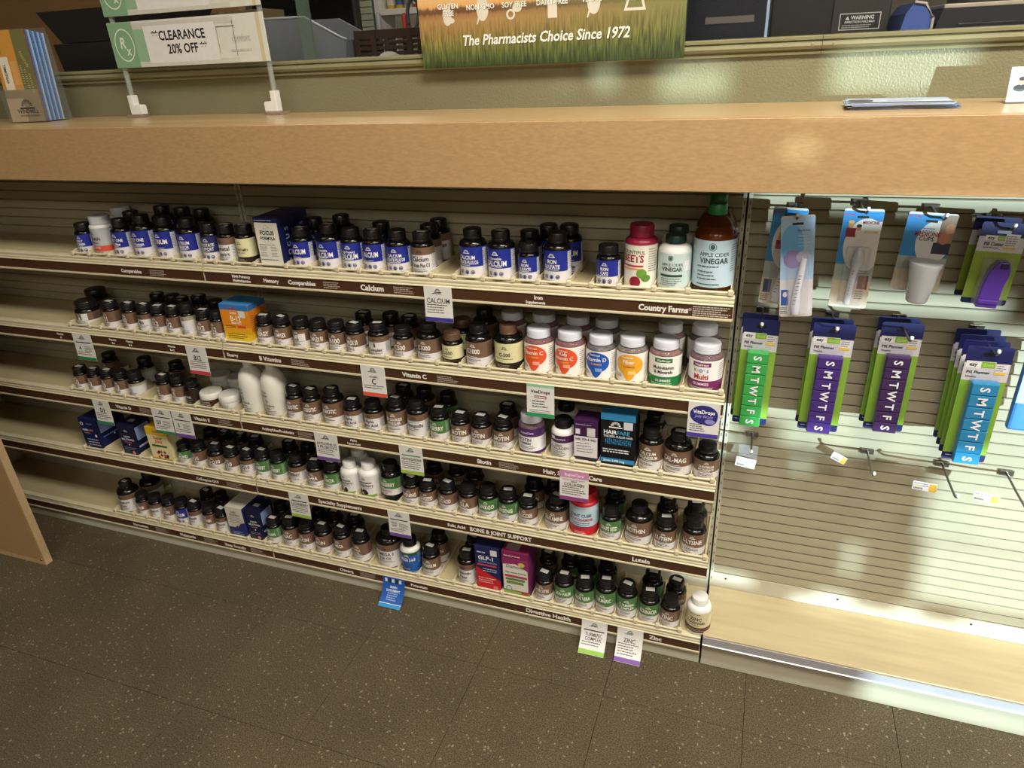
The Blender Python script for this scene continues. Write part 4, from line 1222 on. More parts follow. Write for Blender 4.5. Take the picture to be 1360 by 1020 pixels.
# ================================================================== cartons on the shelves
def carton(kind, w, h, dp, loc, label, group=None, front=True, body='1c2050'):
    t = thing('carton', label, 'box', loc, group)
    MB().box(-w / 2, w / 2, 0, dp, 0, h, b=0.0006).build('carton_body', ink(body, 0.3), t)
    if not front:
        return t
    p = Print()
    c = Print(lambda x, z, o: (x, z, h + o))                      # top face: z is depth
    sd = Print(lambda x, z, o: (w / 2 + o, x, z))                 # right face: x is depth
    L, Rr = -w / 2, w / 2
    p.clip = (L + 0.0003, Rr - 0.0003)
    rnd = random.Random(len(kind))
    m_ = 0.0012
    if kind == 'focus':
        p.rect(L + m_, 0.003, Rr - m_, h * 0.90, 'dedacb'); p.step()
        p.rect(L + m_, h * 0.012, Rr - m_, h * 0.055, '23264f')
        p.fine(L + 0.003, h * 0.955, Rr - 0.003, 1, 0.003, 0.0016, 'b8b8d0', rnd)
        for a, b, r in ((-0.006, 0.72, 0.0075), (0.005, 0.74, 0.0075), (0.0, 0.79, 0.007), (-0.005, 0.56, 0.0065), (0.005, 0.56, 0.0065)):
            p.ring(a, h * b, r, 0.0005, '8a8a9a', 16)
        p.step()
        p.text(0, h * 0.655, 'FOCUS', 0.0098, '1b1b24', True, 0.9, maxw=w * 0.9)
        p.text(0, h * 0.555, 'FORMULA', 0.0072, '1b1b24', True, 0.9, maxw=w * 0.86)
        p.fine(L + 0.006, h * 0.46, Rr - 0.006, 1, 0.003, 0.0013, '55556a', rnd)
        for x in (L + 0.006, 0.003):
            for z in (0.41, 0.29):
                p.fine(x, h * z, x + w * 0.32, 3, 0.0036, 0.0011, '77778a', rnd)
        p.fine(L + 0.004, h * 0.15, Rr - 0.004, 1, 0.003, 0.0015, '44445a', rnd)
        for k, ch in enumerate('FOCUS'):
            sd.text(dp * 0.62, h * (0.10 + 0.16 * k), ch, 0.0125, '9fb6e6', True, rot=math.pi / 2)
        c.rect(-w * 0.3, dp * 0.3, w * 0.3, dp * 0.6, '2c3070')
    elif kind == 'b12':
        p.rect(L, h * 0.42, Rr, h * 0.86, 'e08a1e'); p.rect(L, 0.0, Rr, h * 0.24, 'ecc62a'); p.rect(L, h * 0.24, Rr, h * 0.42, 'e8aa24'); p.rect(L, h * 0.86, Rr, h, '2f74b4'); p.step()
        p.text(-w * 0.1, h * 0.89, 'WINDMILL', 0.0052, 'b03a4a', True, maxw=w * 0.55)
        p.text(-w * 0.05, h * 0.76, 'SUPER', 0.0052, 'f4ecd8', True, maxw=w * 0.4)
        p.text(0.0, h * 0.58, 'B-12', 0.0135, 'f8f2e2', True, 0.9, maxw=w * 0.62)
        p.text(0.0, h * 0.50, '5000 MCG', 0.0055, 'f8f2e2', True, 0.9, maxw=w * 0.5)
        p.rect(w * 0.02, h * 0.40, w * 0.30, h * 0.46, 'd2432c'); p.fine(L + 0.008, h * 0.45, -w * 0.02, 2, 0.004, 0.0018, '7a3a14', rnd)
        p.fine(L + 0.010, h * 0.24, Rr - 0.012, 3, 0.0052, 0.0018, '3c4a2c', rnd)
        p.rect(w * 0.14, h * 0.68, w * 0.36, h * 0.85, 'd9d7d0'); p.fine(L + 0.004, h * 0.06, L + 0.018, 1, 0.003, 0.0016, '4a4a2a', rnd)
        sd.rect(0, 0, dp, h * 0.30, 'd9ad28'); sd.rect(0, h * 0.30, dp, h * 0.86, 'c9761c'); sd.rect(0, h * 0.86, dp, h, '2a68a4'); sd.step()
        sd.fine(dp * 0.15, h * 0.72, dp * 0.85, 9, h * 0.055, 0.0014, '7a2c20', rnd)
        c.rect(L, 0, Rr, dp, '3d86c4')
    elif kind == 'rejuv':
        p.rect(L, h * 0.14, Rr, h * 0.62, 'dedada'); p.rect(L, 0, Rr, h * 0.12, '2a2630'); p.step()
        p.rect(L + 0.004, h * 0.67, L + 0.014, h * 0.79, 'e0d6e6'); p.rect(w * 0.06, h * 0.64, w * 0.40, h * 0.83, 'cfcdc8')
        p.fine(L + 0.004, h * 0.90, Rr - 0.006, 1, 0.003, 0.0015, 'b8a8c0', rnd)
        p.text(0, h * 0.53, 'HAIR, SKIN & NAILS', 0.0060, '3a3340', True, 0.8, maxw=w * 0.9)
        p.fine(L + 0.006, h * 0.47, Rr - 0.008, 4, 0.0072, 0.0017, '55505c', rnd); p.fine(L + 0.003, h * 0.07, Rr - 0.008, 1, 0.003, 0.002, 'c8c4cc', rnd)
        c.rect(L + 0.006, dp * 0.3, Rr - 0.006, dp * 0.6, '4a2858')
    elif kind == 'hair':
        p.rect(L, h * 0.88, Rr, h, '2f7fb0'); p.rect(L, h * 0.085, Rr, h * 0.165, '2e86bb'); p.step()
        p.fan(-w * 0.07, h * 0.775, 0.0115, 'e6e6e6', 9); p.rect(w * 0.16, h * 0.73, w * 0.42, h * 0.87, 'c9cbd0')
        a = p.text(L + 0.006, h * 0.625, 'HAIR', 0.0098, 'eef0f2', True, 0.95, align='l', maxw=w * 0.40)
        p.text(L + 0.006 + a, h * 0.625, 'FARE', 0.0098, '4a9fd0', False, 0.95, align='l', maxw=w * 0.42)
        p.text(0, h * 0.565, 'THICKER, FULLER HAIR', 0.0050, 'dfe3e6', True, 0.9, maxw=w * 0.85)
        for i in range(14):
            for j in range(4):
                p.rect(L + 0.010 + i * w * 0.055, h * (0.44 + j * 0.027), L + 0.010 + i * w * 0.055 + 0.0026, h * (0.44 + j * 0.027) + 0.0024, ['23628a', '2f7fb0', '4a9fd0'][(i + j) % 3])
        p.fine(L + 0.005, h * 0.35, Rr - 0.008, 2, 0.006, 0.0028, 'd8dce0', rnd)
        p.text(-w * 0.1, h * 0.105, 'Biotin 5,000 mcg', 0.0055, 'eef2f4', True, 0.9, maxw=w * 0.7)
        p.fine(L + 0.004, h * 0.05, Rr - 0.006, 1, 0.003, 0.002, 'b8bcc0', rnd)
        c.rect(L, 0, Rr, dp, '2b76a6')
    elif kind in ('melabox', 'navybox'):
        big = kind == 'melabox'
        if big:
            p.ring(L + 0.010, h * 0.82, 0.006, 0.0022, 'd4d8e8'); p.text(0.004, h * 0.82, 'sleep aid', 0.0045, '9aa4c8', False, maxw=w * 0.5)
            a = p.text(L + 0.005, h * 0.60, 'mela', 0.0085, 'dfe2ee', True, align='l', maxw=w * 0.38)
            p.text(L + 0.005 + a, h * 0.60, 'mint', 0.0085, 'd8746a', True, align='l', maxw=w * 0.42)
            p.fine(L + 0.010, h * 0.54, 0, 1, 0.003, 0.0024, 'd89a4a', rnd); p.ell(w * 0.26, h * 0.46, 0.0042, 0.0048, 'e4e6f0', 8)
            p.fine(L + 0.014, h * 0.33, Rr - 0.010, 3, 0.009, 0.0024, 'c8cde4', rnd); p.ell(L + 0.010, h * 0.06, 0.003, 0.003, 'e0e0f0', 6)
            sd.rect(dp * 0.05, h * 0.55, dp * 0.55, h * 0.95, '8a98c4'); sd.step(); sd.fine(dp * 0.08, h * 0.92, dp * 0.5, 8, h * 0.045, 0.0014, '2a3468', rnd)
            sd.fine(dp * 0.1, h * 0.42, dp * 0.9, 1, 0.003, 0.003, '7f8fd0', rnd); sd.ell(dp * 0.5, h * 0.35, 0.003, 0.003, 'c0c8e8', 6)
        else:
            p.fan(0, h * 0.80, 0.0055, 'c8cad8', 5); p.text(0, h * 0.60, 'LIQUID', 0.0058, 'dfe0ea', True, 0.9, maxw=w * 0.6)
            p.text(0, h * 0.50, 'MELATONIN', 0.0068, 'dfe0ea', True, 0.9, maxw=w * 0.82); p.fine(-w * 0.25, h * 0.45, w * 0.25, 1, 0.003, 0.0022, 'cf6a86', rnd)
            p.ell(0, h * 0.36, 0.0022, 0.003, 'd0d0e4', 6); p.fine(L + 0.006, h * 0.27, Rr - 0.006, 2, 0.005, 0.0016, '9a9cc0', rnd)
            p.ell(w * 0.16, h * 0.11, 0.0056, 0.0056, 'd98aa0', 10); p.rect(L + 0.004, h * 0.07, -w * 0.08, h * 0.16, '33473c')
            sd.rect(dp * 0.12, h * 0.50, dp * 0.88, h * 0.90, '8fa2c8'); sd.step(); sd.fine(dp * 0.16, h * 0.87, dp * 0.84, 8, h * 0.046, 0.0014, '2a3468', rnd)
            sd.rect(dp * 0.1, h * 0.27, dp * 0.7, h * 0.33, 'a8b0d0'); c.rect(-0.010, dp * 0.35, 0.010, dp * 0.58, 'b9b7ae')
    elif kind == 'yellowbox':
        p.rect(L, h * 0.78, Rr, h, 'e2b62a'); p.rect(L, h * 0.10, Rr, h * 0.78, 'e3d9a8'); p.rect(L, 0, Rr, h * 0.06, '6a8a3a'); p.step()
        p.text(-w * 0.05, h * 0.86, 'KIDS', 0.006, '3a3a8a', True, maxw=w * 0.5)
        p.text(0.0, h * 0.66, 'Super', 0.0105, 'cf4a2a', True, shear=0.2, maxw=w * 0.8); p.text(0.0, h * 0.55, 'Juice', 0.0105, 'cf4a2a', True, shear=0.2, maxw=w * 0.7)
        p.rect(-w * 0.36, h * 0.43, w * 0.36, h * 0.49, '3f5a2c')
        for k in range(12):
            p.ell(rnd.uniform(-w * 0.30, w * 0.30), h * rnd.uniform(0.10, 0.30), 0.0045, 0.0045, rnd.choice(['c8452c', '2a2444', 'd9702c', '8a2a3a']), 8)
        sd.rect(0, 0, dp, h * 0.78, 'd8ce9a'); sd.rect(0, h * 0.78, dp, h, 'd8ac28')
    elif kind == 'wildbox':
        p.rect(L, h * 0.32, Rr, h * 0.999, 'cfcabc'); p.step()
        p.ell(w * 0.5, h * 0.30, w * 0.42, h * 0.22, '22306e', 12, fn=lambda x, q: (-q, q) if x < 0 else (-q, q))
        p.text(-w * 0.05, h * 0.82, 'SLEEP', 0.0066, '44485c', True, 0.85, maxw=w * 0.6); p.text(0.0, h * 0.72, 'SOUNDLY', 0.0072, '44485c', True, 0.85, maxw=w * 0.8)
        p.fine(L + 0.008, h * 0.67, Rr - 0.006, 4, 0.0058, 0.0017, '6a6e7c', rnd); p.ell(w * 0.02, h * 0.34, 0.0055, 0.0055, '5a3a4a', 10)
        p.fine(L + 0.010, h * 0.17, Rr - 0.006, 3, 0.0055, 0.0017, 'a8b4dc', rnd)
        c.rect(L, 0, Rr, dp, 'c4c0b2'); c.step(); c.fine(-w * 0.3, dp * 0.7, w * 0.3, 3, 0.008, 0.002, '9a968a', rnd)
    elif kind == 'glpbox':
        p.raw([(L, 0), (Rr, 0), (Rr, h * 0.26), (L, h * 0.52)], [(0, 1, 2, 3)], 'c3202c'); p.step()
        p.fine(L + 0.006, h * 0.88, 0.004, 1, 0.003, 0.0035, 'b8bcd8', rnd)
        p.text(-w * 0.05, h * 0.70, 'GLP-1', 0.0125, 'f0f0f4', True, 1.0, maxw=w * 0.74); p.text(0.0, h * 0.625, 'COMPANION', 0.0066, '8aa0d8', False, 0.9, maxw=w * 0.78)
        p.rect(L + 0.005, h * 0.56, Rr - 0.010, h * 0.60, 'c8404c'); p.fine(L + 0.020, h * 0.50, Rr - 0.006, 2, 0.0065, 0.0022, 'b8bcd8', rnd)
        p.fine(L + 0.006, h * 0.28, Rr - 0.010, 3, 0.007, 0.002, 'f0d0d0', rnd); p.rect(w * 0.18, h * 0.04, w * 0.36, h * 0.12, 'e06a6a'); p.rect(w * 0.14, h * 0.82, w * 0.40, h * 0.95, 'd5d5d8')
        c.rect(-w * 0.35, dp * 0.55, w * 0.35, dp * 0.75, 'b3303c')
    elif kind == 'magbox':
        p.rect(L + 0.002, h * 0.12, Rr - 0.004, h * 0.84, 'd9d6cc'); p.rect(L, 0, Rr, h * 0.10, '8ab04a'); p.step()
        p.raw([(L, h * 0.84), (Rr, h * 0.84), (Rr, h * 0.60), (0, h * 0.74), (L, h * 0.70)], [(0, 1, 2, 3, 4)], '8a2a5c'); p.step()
        p.ell(w * 0.22, h * 0.74, 0.009, 0.007, 'd9b44a', 10); p.fine(L + 0.006, h * 0.92, Rr - 0.008, 1, 0.003, 0.003, 'd9b8c8', rnd)
        p.text(-w * 0.03, h * 0.64, 'Diamond', 0.0105, '4a3a44', False, 0.9, shear=0.25, maxw=w * 0.8)
        p.text(0, h * 0.52, 'Daily Immune Probiotic', 0.0048, '5a3a4c', True, 0.9, maxw=w * 0.84)
        p.rect(L + 0.006, h * 0.42, Rr - 0.006, h * 0.475, 'a84452'); p.rect(L + 0.008, h * 0.35, Rr - 0.012, h * 0.40, '5a7a3c'); p.rect(L + 0.010, h * 0.27, Rr - 0.016, h * 0.33, '6a8a4a')
        p.ring(L + 0.016, h * 0.16, 0.0085, 0.0025, '7a9a8a'); p.rect(w * 0.18, h * 0.05, w * 0.44, h * 0.105, 'a8452c')
        sd.rect(0, 0, dp, h, '6a2a5e'); c.rect(-w * 0.38, dp * 0.15, w * 0.1, dp * 0.55, 'a88a90'); c.fine(-w * 0.3, dp * 0.9, w * 0.4, 1, 0.004, 0.004, 'b06a8a', rnd)
    p.build('front_print', t)
    if sd.F: sd.build('side_print', t)
    if c.F: c.build('top_print', t)
    return t
CART = {'focus': ('tall navy and cream brain health carton', '1d2150'), 'b12': ('orange, yellow and blue B-12 carton', 'd08020'), 'rejuv': ('purple and white hair skin nails carton', '3c1c46'),
        'hair': ('black and blue hair thickening carton', '101216'), 'melabox': ('wide blue melatonin mint carton', '18204c'), 'navybox': ('small navy liquid melatonin carton', '161a38'),
        'yellowbox': ('yellow and cream fruit juice carton', 'd9b436'), 'wildbox': ('cream and blue sleep carton', '24326e'), 'glpbox': ('dark blue and red companion carton', '1f2452'), 'magbox': ('magenta and white probiotic carton', '7c2450')}
for s, x0, x1, k, h, dp, n in BOXES:
    l, bodyc = CART[k]
    w = x1 - x0 - 0.002
    dpm = dp / 1000.0
    for q in range(n):
        pos = 'in the front of' if q == 0 else 'behind its twin on'
        t = carton(k, w, h / 1000.0, dpm, ((x0 + x1) / 2, 0.0105 + q * (dpm + 0.001), ZS[s] + 0.0002), f'{l} {pos} the {SHELF[s]}', f'{l} pair' if n > 1 else None, True, bodyc)

# ================================================================== hanging shelf tags
TAGW = {  # big lines, bottom band, description, tint
 'calcium': (['CALCIUM'], '3c3484', 'white tag reading CALCIUM with indigo foot, on the top shelf strip'),
 'va': (['A'], '2f7a52', 'leftmost white tag with green foot, on the second shelf strip'),
 'b12': (['B12'], 'c23a48', 'white tag reading B12 with red foot, on the second shelf strip'),
 'c': (['VITAMIN', 'C'], 'd9503e', 'white tag reading VITAMIN C with orange-red foot, on second shelf strip'),
 'drops': ([], '2f8a58', 'white gummies tag with green head and foot, on the second shelf strip'),
 'beans': ([], '4a3a94', 'white jelly beans tag with indigo blob at right end of second shelf'),
 'd3': (['D3'], '2f7a52', 'small white D3 tag with green foot left of the Vitamin D lettering'),
 'd3b': (['D3'], '2f7a52', 'white D3 tag with green foot right of the Vitamin D lettering'),
 'e': (['E'], '6a4a94', 'white tag reading E with purple foot, on the third shelf strip'),
 'acid': (['ACIDOPHILUS', '& PROBIOTICS'], '6a4a86', 'white acidophilus and probiotics tag with purple foot on third shelf strip'),
 'ashwa': (['ASHWAGANDHA'], '9ab84a', 'white ashwagandha tag with lime foot on the third shelf strip'),
 'collagen': (['Super', 'COLLAGEN'], '8a3a80', 'white collagen tag with pink head and purple foot on third shelf strip'),
 'elder': (['ELDERBERRY'], '94b444', 'white elderberry tag with lime foot on the fourth shelf strip'),
 'folic': (['FOLIC ACID'], '6a4694', 'white folic acid tag with purple foot on the fourth shelf strip'),
 'blue': ([], '2c8cc4', 'blue fish oil tag hanging over the floor from the bottom shelf'),
 'turm': (['TURMERIC', 'COMPLEX'], '8ab83e', 'white turmeric complex tag with lime foot hanging from the bottom shelf'),
 'zinc': (['ZINC'], '6e3f94', 'white tag reading ZINC with purple foot hanging from the bottom shelf')}
for s, x0, x1, k in TAGS:
    ls, band, lab_ = TAGW[k]
    w = min(max(x1 - x0, 0.060), 0.068)
    Hh = 0.078 if s < 4 else 0.080
    curl = 0.004 if s < 4 else 0.046
    def mp(x, z, o, Hh=Hh, curl=curl):
        u = -z / Hh
        zz = z if curl < 0.01 else -Hh * (u - 0.16 * u * u * u)
        return (x, -0.0034 - curl * u * u - o, zz)
    t = thing('shelf_tag', lab_, 'shelf tag', ((x0 + x1) / 2, 0, ZI[s] + 0.001), 'paper tags hanging from the shelf strips')
    n = 10
    V, F = [], []
    for j in range(n + 1):
        z = -Hh * j / n
        for x in (-w / 2, w / 2):
            V += [mp(x, z, 0), mp(x, z, -0.0005)]
    for j in range(n):
        a, b = j * 4, j * 4 + 4
        F += [(a, a + 2, b + 2, b), (a + 1, b + 1, b + 3, a + 3), (a, b, b + 1, a + 1), (a + 2, a + 3, b + 3, b + 2)]
    F += [(0, 1, 3, 2), (n * 4, n * 4 + 2, n * 4 + 3, n * 4 + 1)]
    mk('card', V, F, ink('d9d7d2') if k != 'blue' else ink('2356a4'), t, smooth=40)
    p = Print(mp); p.lift = 0.0003
    rnd = random.Random(k)
    p.rect(-w / 2, -Hh + 0.0006, w / 2, -Hh * 0.875, band, dz=0.004)
    if k == 'blue':
        p.step(); p.rect(-w / 2, -Hh * 0.885, w / 2, -Hh * 0.87, 'd8e6f0', dz=0.004)
        for q in range(5):
            p.rect(-w * 0.4 + q * w * 0.16, -Hh * (0.20 + 0.02 * (q % 2)), -w * 0.4 + q * w * 0.16 + 0.008, -Hh * 0.06, ['d0d8e0', '20324a'][q % 2])
        p.text(0, -Hh * 0.40, 'GREEN', 0.0062, 'd6e2f2', True, 0.85, maxw=w * 0.5); p.text(0, -Hh * 0.52, 'SUPPLEMENT', 0.0062, 'd6e2f2', True, 0.85, maxw=w * 0.7)
        p.fine(-w * 0.25, -Hh * 0.56, w * 0.25, 4, 0.0052, 0.0022, '9ab8e0', rnd)
    elif k == 'drops':
        p.rect(-w / 2, -Hh * 0.08, w / 2, 0, '8cc0a0'); p.text(0, -Hh * 0.27, 'VitaDrops', 0.0075, '23282a', True, maxw=w * 0.8)
        p.ring(0, -Hh * 0.38, 0.0, 0.0, '8a5a4a', 4); p.rect(-w * 0.22, -Hh * 0.43, w * 0.22, -Hh * 0.34, '9a6a58'); p.step(); p.text(0, -Hh * 0.415, 'GUMMIES', 0.0042, 'e8dcd4', True, maxw=w * 0.38)
        p.fine(-w * 0.3, -Hh * 0.50, w * 0.3, 3, 0.0062, 0.0022, '4a4a4a', rnd); p.fine(-w * 0.4, -Hh * 0.78, w * 0.4, 2, 0.004, 0.0014, '8a8a8a', rnd)
    elif k == 'beans':
        p.ell(0, -Hh * 0.35, w * 0.44, Hh * 0.27, '2c2c74', 18, fn=lambda x, q: (-q * (1.0 + 0.5 * max(0, x)), q)); p.step()
        p.text(0, -Hh * 0.32, 'VitaDrops', 0.0085, 'f0eef4', True, maxw=w * 0.68); p.text(0, -Hh * 0.43, 'Jelly Beans', 0.0060, 'a89ad8', False, shear=0.25, maxw=w * 0.7)
        p.ell(w * 0.20, -Hh * 0.53, w * 0.16, Hh * 0.07, '8a84c4', 10); p.fine(-w * 0.42, -Hh * 0.62, w * 0.1, 4, 0.0046, 0.0018, '4a4a5a', rnd)
    else:
        ic = '2f2b28'
        zt = -Hh * 0.14
        if k == 'collagen':
            p.rect(-w / 2, -Hh * 0.25, w / 2, 0, 'c88ab0'); p.step(); p.text(0, -Hh * 0.19, 'RejuviCare', 0.0072, 'f4e4ee', True, maxw=w * 0.75); p.fine(-w * 0.4, -Hh * 0.30, w * 0.4, 1, 0.004, 0.0018, 'c088a8', rnd)
        else:
            p.fan(0, zt, 0.0066, ic); p.fine(-w * 0.2, zt - 0.0035, w * 0.2, 1, 0.003, 0.0018, ic, rnd)
        z = -Hh * 0.30
        if k in ('va', 'd3b', 'e', 'folic', 'elder', 'ashwa', 'turm'):
            p.rect(-w * 0.40, z - 0.0042, w * 0.40, z - 0.0012, '3a4038' if k not in ('ashwa',) else '4a7a5a'); z -= 0.0065
        small = k in ('va', 'd3b', 'e', 'folic')
        if small:
            cap = 0.0095 if k != 'folic' else 0.0058
            if k == 'folic':
                p.text(-w * 0.24, z - 0.010, 'FOLIC', cap, ic, True, 0.8, maxw=w * 0.36); p.text(-w * 0.24, z - 0.018, 'ACID', cap, ic, True, 0.8, maxw=w * 0.36)
            else:
                p.text(-w * 0.24, z - 0.018, ls[0], 0.0115, ic, True, 0.8, maxw=w * 0.36)
            p.fine(-w * 0.02, z - 0.007, w * 0.44, 4, 0.0042, 0.0017, '6a6a66', rnd)
            z -= 0.024
        else:
            for l in ls:
                cap = 0.0135 if len(l) <= 3 else (0.0112 if len(l) <= 8 else 0.0085)
                if len(ls) == 2 and len(l) > 6: cap = 0.0082
                if l in ('VITAMIN', 'Super'): cap = 0.0052
                if k == 'c' and l == 'C': cap = 0.0145
                z -= cap + 0.0018
                p.text(0, z, l, cap, ic, False if len(l) > 3 else True, 0.82, maxw=w * 0.86)
            z -= 0.003
        room = int(max(1, min(5, (z + Hh * 0.85) / 0.0056)))
        p.fine(-w * 0.42, z, w * 0.42, room, 0.0056, 0.0019, '4a4844', rnd)
    p.build('lettering', t)

# ================================================================== hooks, blister cards and price tags of the right section
def hook(x, z, ln, label, tip=True):
    t = thing('display_hook', label, 'hook', (x, 0.177, z), 'wire hooks on the slatted panel')
    MB().box(-0.013, 0.013, -0.0035, -0.0002, -0.006, 0.007, b=0.001).build('mount_plate', M_STEEL, t)
    MB().tube([(0, -0.003, 0), (0, -ln * 0.5, 0.0005), (0, -ln + 0.014, 0.003), (0, -ln + 0.004, 0.007), (0, -ln, 0.013)], 0.0022, 8).build('wire_rod', mat('dull_hook_wire', '6e6a63', 0.3, metal=0.8), t, 60)
    MB().lathe([(0, -0.003), (0.0026, -0.0028), (0.0034, 0), (0.0026, 0.0028), (0, 0.003)], 12).build('tip', M_WHITEP, t, 60, (0, -ln, 0.014))
    return t

def card_outline(w, h, r=0.004):
    pts = []
    for cx, cz, a0 in ((w / 2 - r, -h + r, -90), (w / 2 - r, -r, 0), (-w / 2 + r, -r, 90), (-w / 2 + r, -h + r, 180)):
        for k in range(4):
            a = math.radians(a0 + 30 * k)
            pts.append((cx + r * math.cos(a), cz + r * math.sin(a)))
    return pts
def backing_card(t, w, h, m, th=0.0008):
    return MB().prism(card_outline(w, h), 0.0, th, axis='Y').build('backing_card', m, t)
EZ = '1e2358'
def planner(x, y, z, w, h, colr, dark, label, group, tilt=0.0, full=True):
    """weekly pill planner on a hanging blister card: z is the hook height"""
    t = thing('pill_planner_card', label, 'pill planner', (x, y, z), group)
    t.rotation_euler = (0, tilt, 0)
    o = 0.018
    bc = backing_card(t, w, h, ink(EZ))
    bc.location.z = o
    p = Print(); 
    p.rect(-w / 2 + 0.0002, o - h * 0.935, w / 2 - 0.0002, o - h * 0.285, '7fa63a')
    p.rect(-w / 2 + 0.0002, o - h * 0.285, w / 2 - 0.0002, o - h * 0.135, 'c9c6cb')
    p.step()
    p.rect(-w * 0.46, o - h * 0.178, w * 0.18, o - h * 0.122, 'e2e2e0'); p.step(); p.rect(-w * 0.13, o - h * 0.175, w * 0.175, o - h * 0.125, '8ab43c'); p.step()
    p.text(-w * 0.30, o - h * 0.162, 'ezy', 0.0068, '2a2c3a', True, maxw=w * 0.25); p.text(w * 0.02, o - h * 0.162, 'dose', 0.0068, 'b9d678', True, maxw=w * 0.24)
    p.text(-w * 0.42, o - h * 0.225, 'Pill Planner', 0.0060, '23252e', True, align='l', maxw=w * 0.52); p.text(-w * 0.42, o - h * 0.258, 'Weekly', 0.0040, '3a3c46', True, align='l')
    p.rect(-0.009, o - 0.0175, 0.009, o - 0.0125, '15160f')
    p.rect(w * 0.19, o - h * 0.205, w * 0.46, o - h * 0.135, 'd8d6da'); p.rect(w * 0.17, o - h * 0.225, w * 0.42, o - h * 0.203, 'd9b53a'); p.step(); p.fine(w * 0.21, o - h * 0.148, w * 0.42, 3, 0.0045, 0.0014, '55555f')
    p.fine(-w * 0.42, o - h * 0.955, -w * 0.2, 1, 0.003, 0.0022, 'a8acc8')
    p.build('printed_front', bc, (0, 0, -o))
    # the seven-day box in its blister
    bw, bh, bd = w * 0.53, h * 0.715, 0.019
    zt = o - h * 0.268
    mcol = mat('planner_' + colr, colr, 0.22, var=0.06, alpha=0.93)
    bl = MB().box(-bw / 2 - 0.002, bw / 2 + 0.003, -bd, -0.0008, zt - bh, zt, b=0.003).build('pill_box', mcol, t)
    cell = bh / 7.0
    for k in range(7):
        MB().box(-bw / 2 - 0.001, bw / 2 + 0.002, -bd - 0.0022, -bd + 0.0005, zt - (k + 1) * cell + 0.0011, zt - k * cell - 0.0011, b=0.0009).build('day_lid', mcol, bl)
    q = Print()
    for k, ch in enumerate('SMTWTFS'):
        cx, cz = 0.001, zt - (k + 0.5) * cell
        q.text(cx + 0.0, cz, ch, 0.0155, 'e6e6ec', True, 1.0, rot=-math.pi / 2)
    # centre the turned letters on the lids
    q.V = [(vx - 0.0076, vy, vz) for vx, vy, vz in q.V]
    q.build('day_letters', bl, (0, -bd - 0.0023, 0))
    if full:
        MB().box(-bw / 2 - 0.004, bw / 2 + 0.005, -bd * 0.6, -0.0006, zt - bh + 0.02, zt + 0.012, b=0.003).build('blister', M_CLEAR, t)
    return t

HK = 0.177
# second row of hooks: pill planners
hook(0.0515, 0.850, 0.125, 'wire hook holding the green pill planners')
hook(0.184, 0.850, 0.118, 'wire hook holding the bright purple pill planners')
hook(0.303, 0.853, 0.145, 'long wire hook holding the dark purple pill planners')
hook(0.437, 0.842, 0.150, 'wire hook holding the stack of blue pill planners')
PW, PH = 0.0715, 0.234
GP = 'weekly pill planner cards on hooks'
planner(0.0515, 0.092, 0.841, PW * 0.95, PH, '3fa552', '1f7a36', 'green seven-day pill planner card, front one', GP, 0.012)
planner(0.048, 0.118, 0.843, PW * 0.95, PH, '3fa552', '1f7a36', 'green seven-day pill planner card, behind the front green one', GP, 0.02, False)
planner(0.184, 0.098, 0.841, PW * 1.05, PH, '47307a', '3a2270', 'bright purple seven-day pill planner card, front one', GP, 0.01)
planner(0.181, 0.122, 0.843, PW * 1.05, PH, '47307a', '3a2270', 'bright purple seven-day pill planner card, behind the front one', GP, 0.014, False)
planner(0.303, 0.118, 0.845, PW, PH * 0.985, '432c58', '341f4c', 'dark purple seven-day pill planner card, front one', GP, -0.004)
planner(0.299, 0.142, 0.847, PW, PH * 0.985, '432c58', '341f4c', 'dark purple seven-day pill planner card, behind the front one', GP, 0.004, False)
for k, (y, l) in enumerate(((0.062, 'front one'), (0.086, 'second from front'), (0.110, 'third from front'), (0.138, 'rearmost of four'))):
    planner(0.436 - 0.0015 * k, y, 0.832 + 0.0014 * k, PW, PH, '2f84b4', '1a6898', f'blue seven-day pill planner card, {l}', GP, -0.01 - 0.004 * k, k == 0)

# first row of hooks
hook(0.088, 1.063, 0.140, 'wire hook holding the two medicine spoon cards at left')
hook(0.200, 1.072, 0.118, 'wire hook holding the medicine spoon card with family photo')
hook(0.318, 1.066, 0.125, 'wire hook holding the medicine cups card')
hook(0.418, 1.052, 0.125, 'wire hook holding the purple pill cutters')
hook(0.525, 1.050, 0.125, 'wire hook at the right edge holding a navy card')
def family(p, x, z, s):
    p.ell(x - 0.006 * s, z + 0.012 * s, 0.005 * s, 0.006 * s, 'c99a6a', 8); p.ell(x + 0.008 * s, z + 0.006 * s, 0.004 * s, 0.005 * s, 'b88262', 8)
    p.ell(x + 0.008 * s, z + 0.0105 * s, 0.0045 * s, 0.003 * s, '2a1e1a', 8); p.ell(x - 0.006 * s, z + 0.0175 * s, 0.0055 * s, 0.003 * s, 'd9b070', 8)
    p.rect(x - 0.013 * s, z - 0.011 * s, x + 0.004 * s, z + 0.006 * s, '8e1f34'); p.rect(x + 0.003 * s, z - 0.006 * s, x + 0.014 * s, z + 0.002 * s, 'dcd4cc')
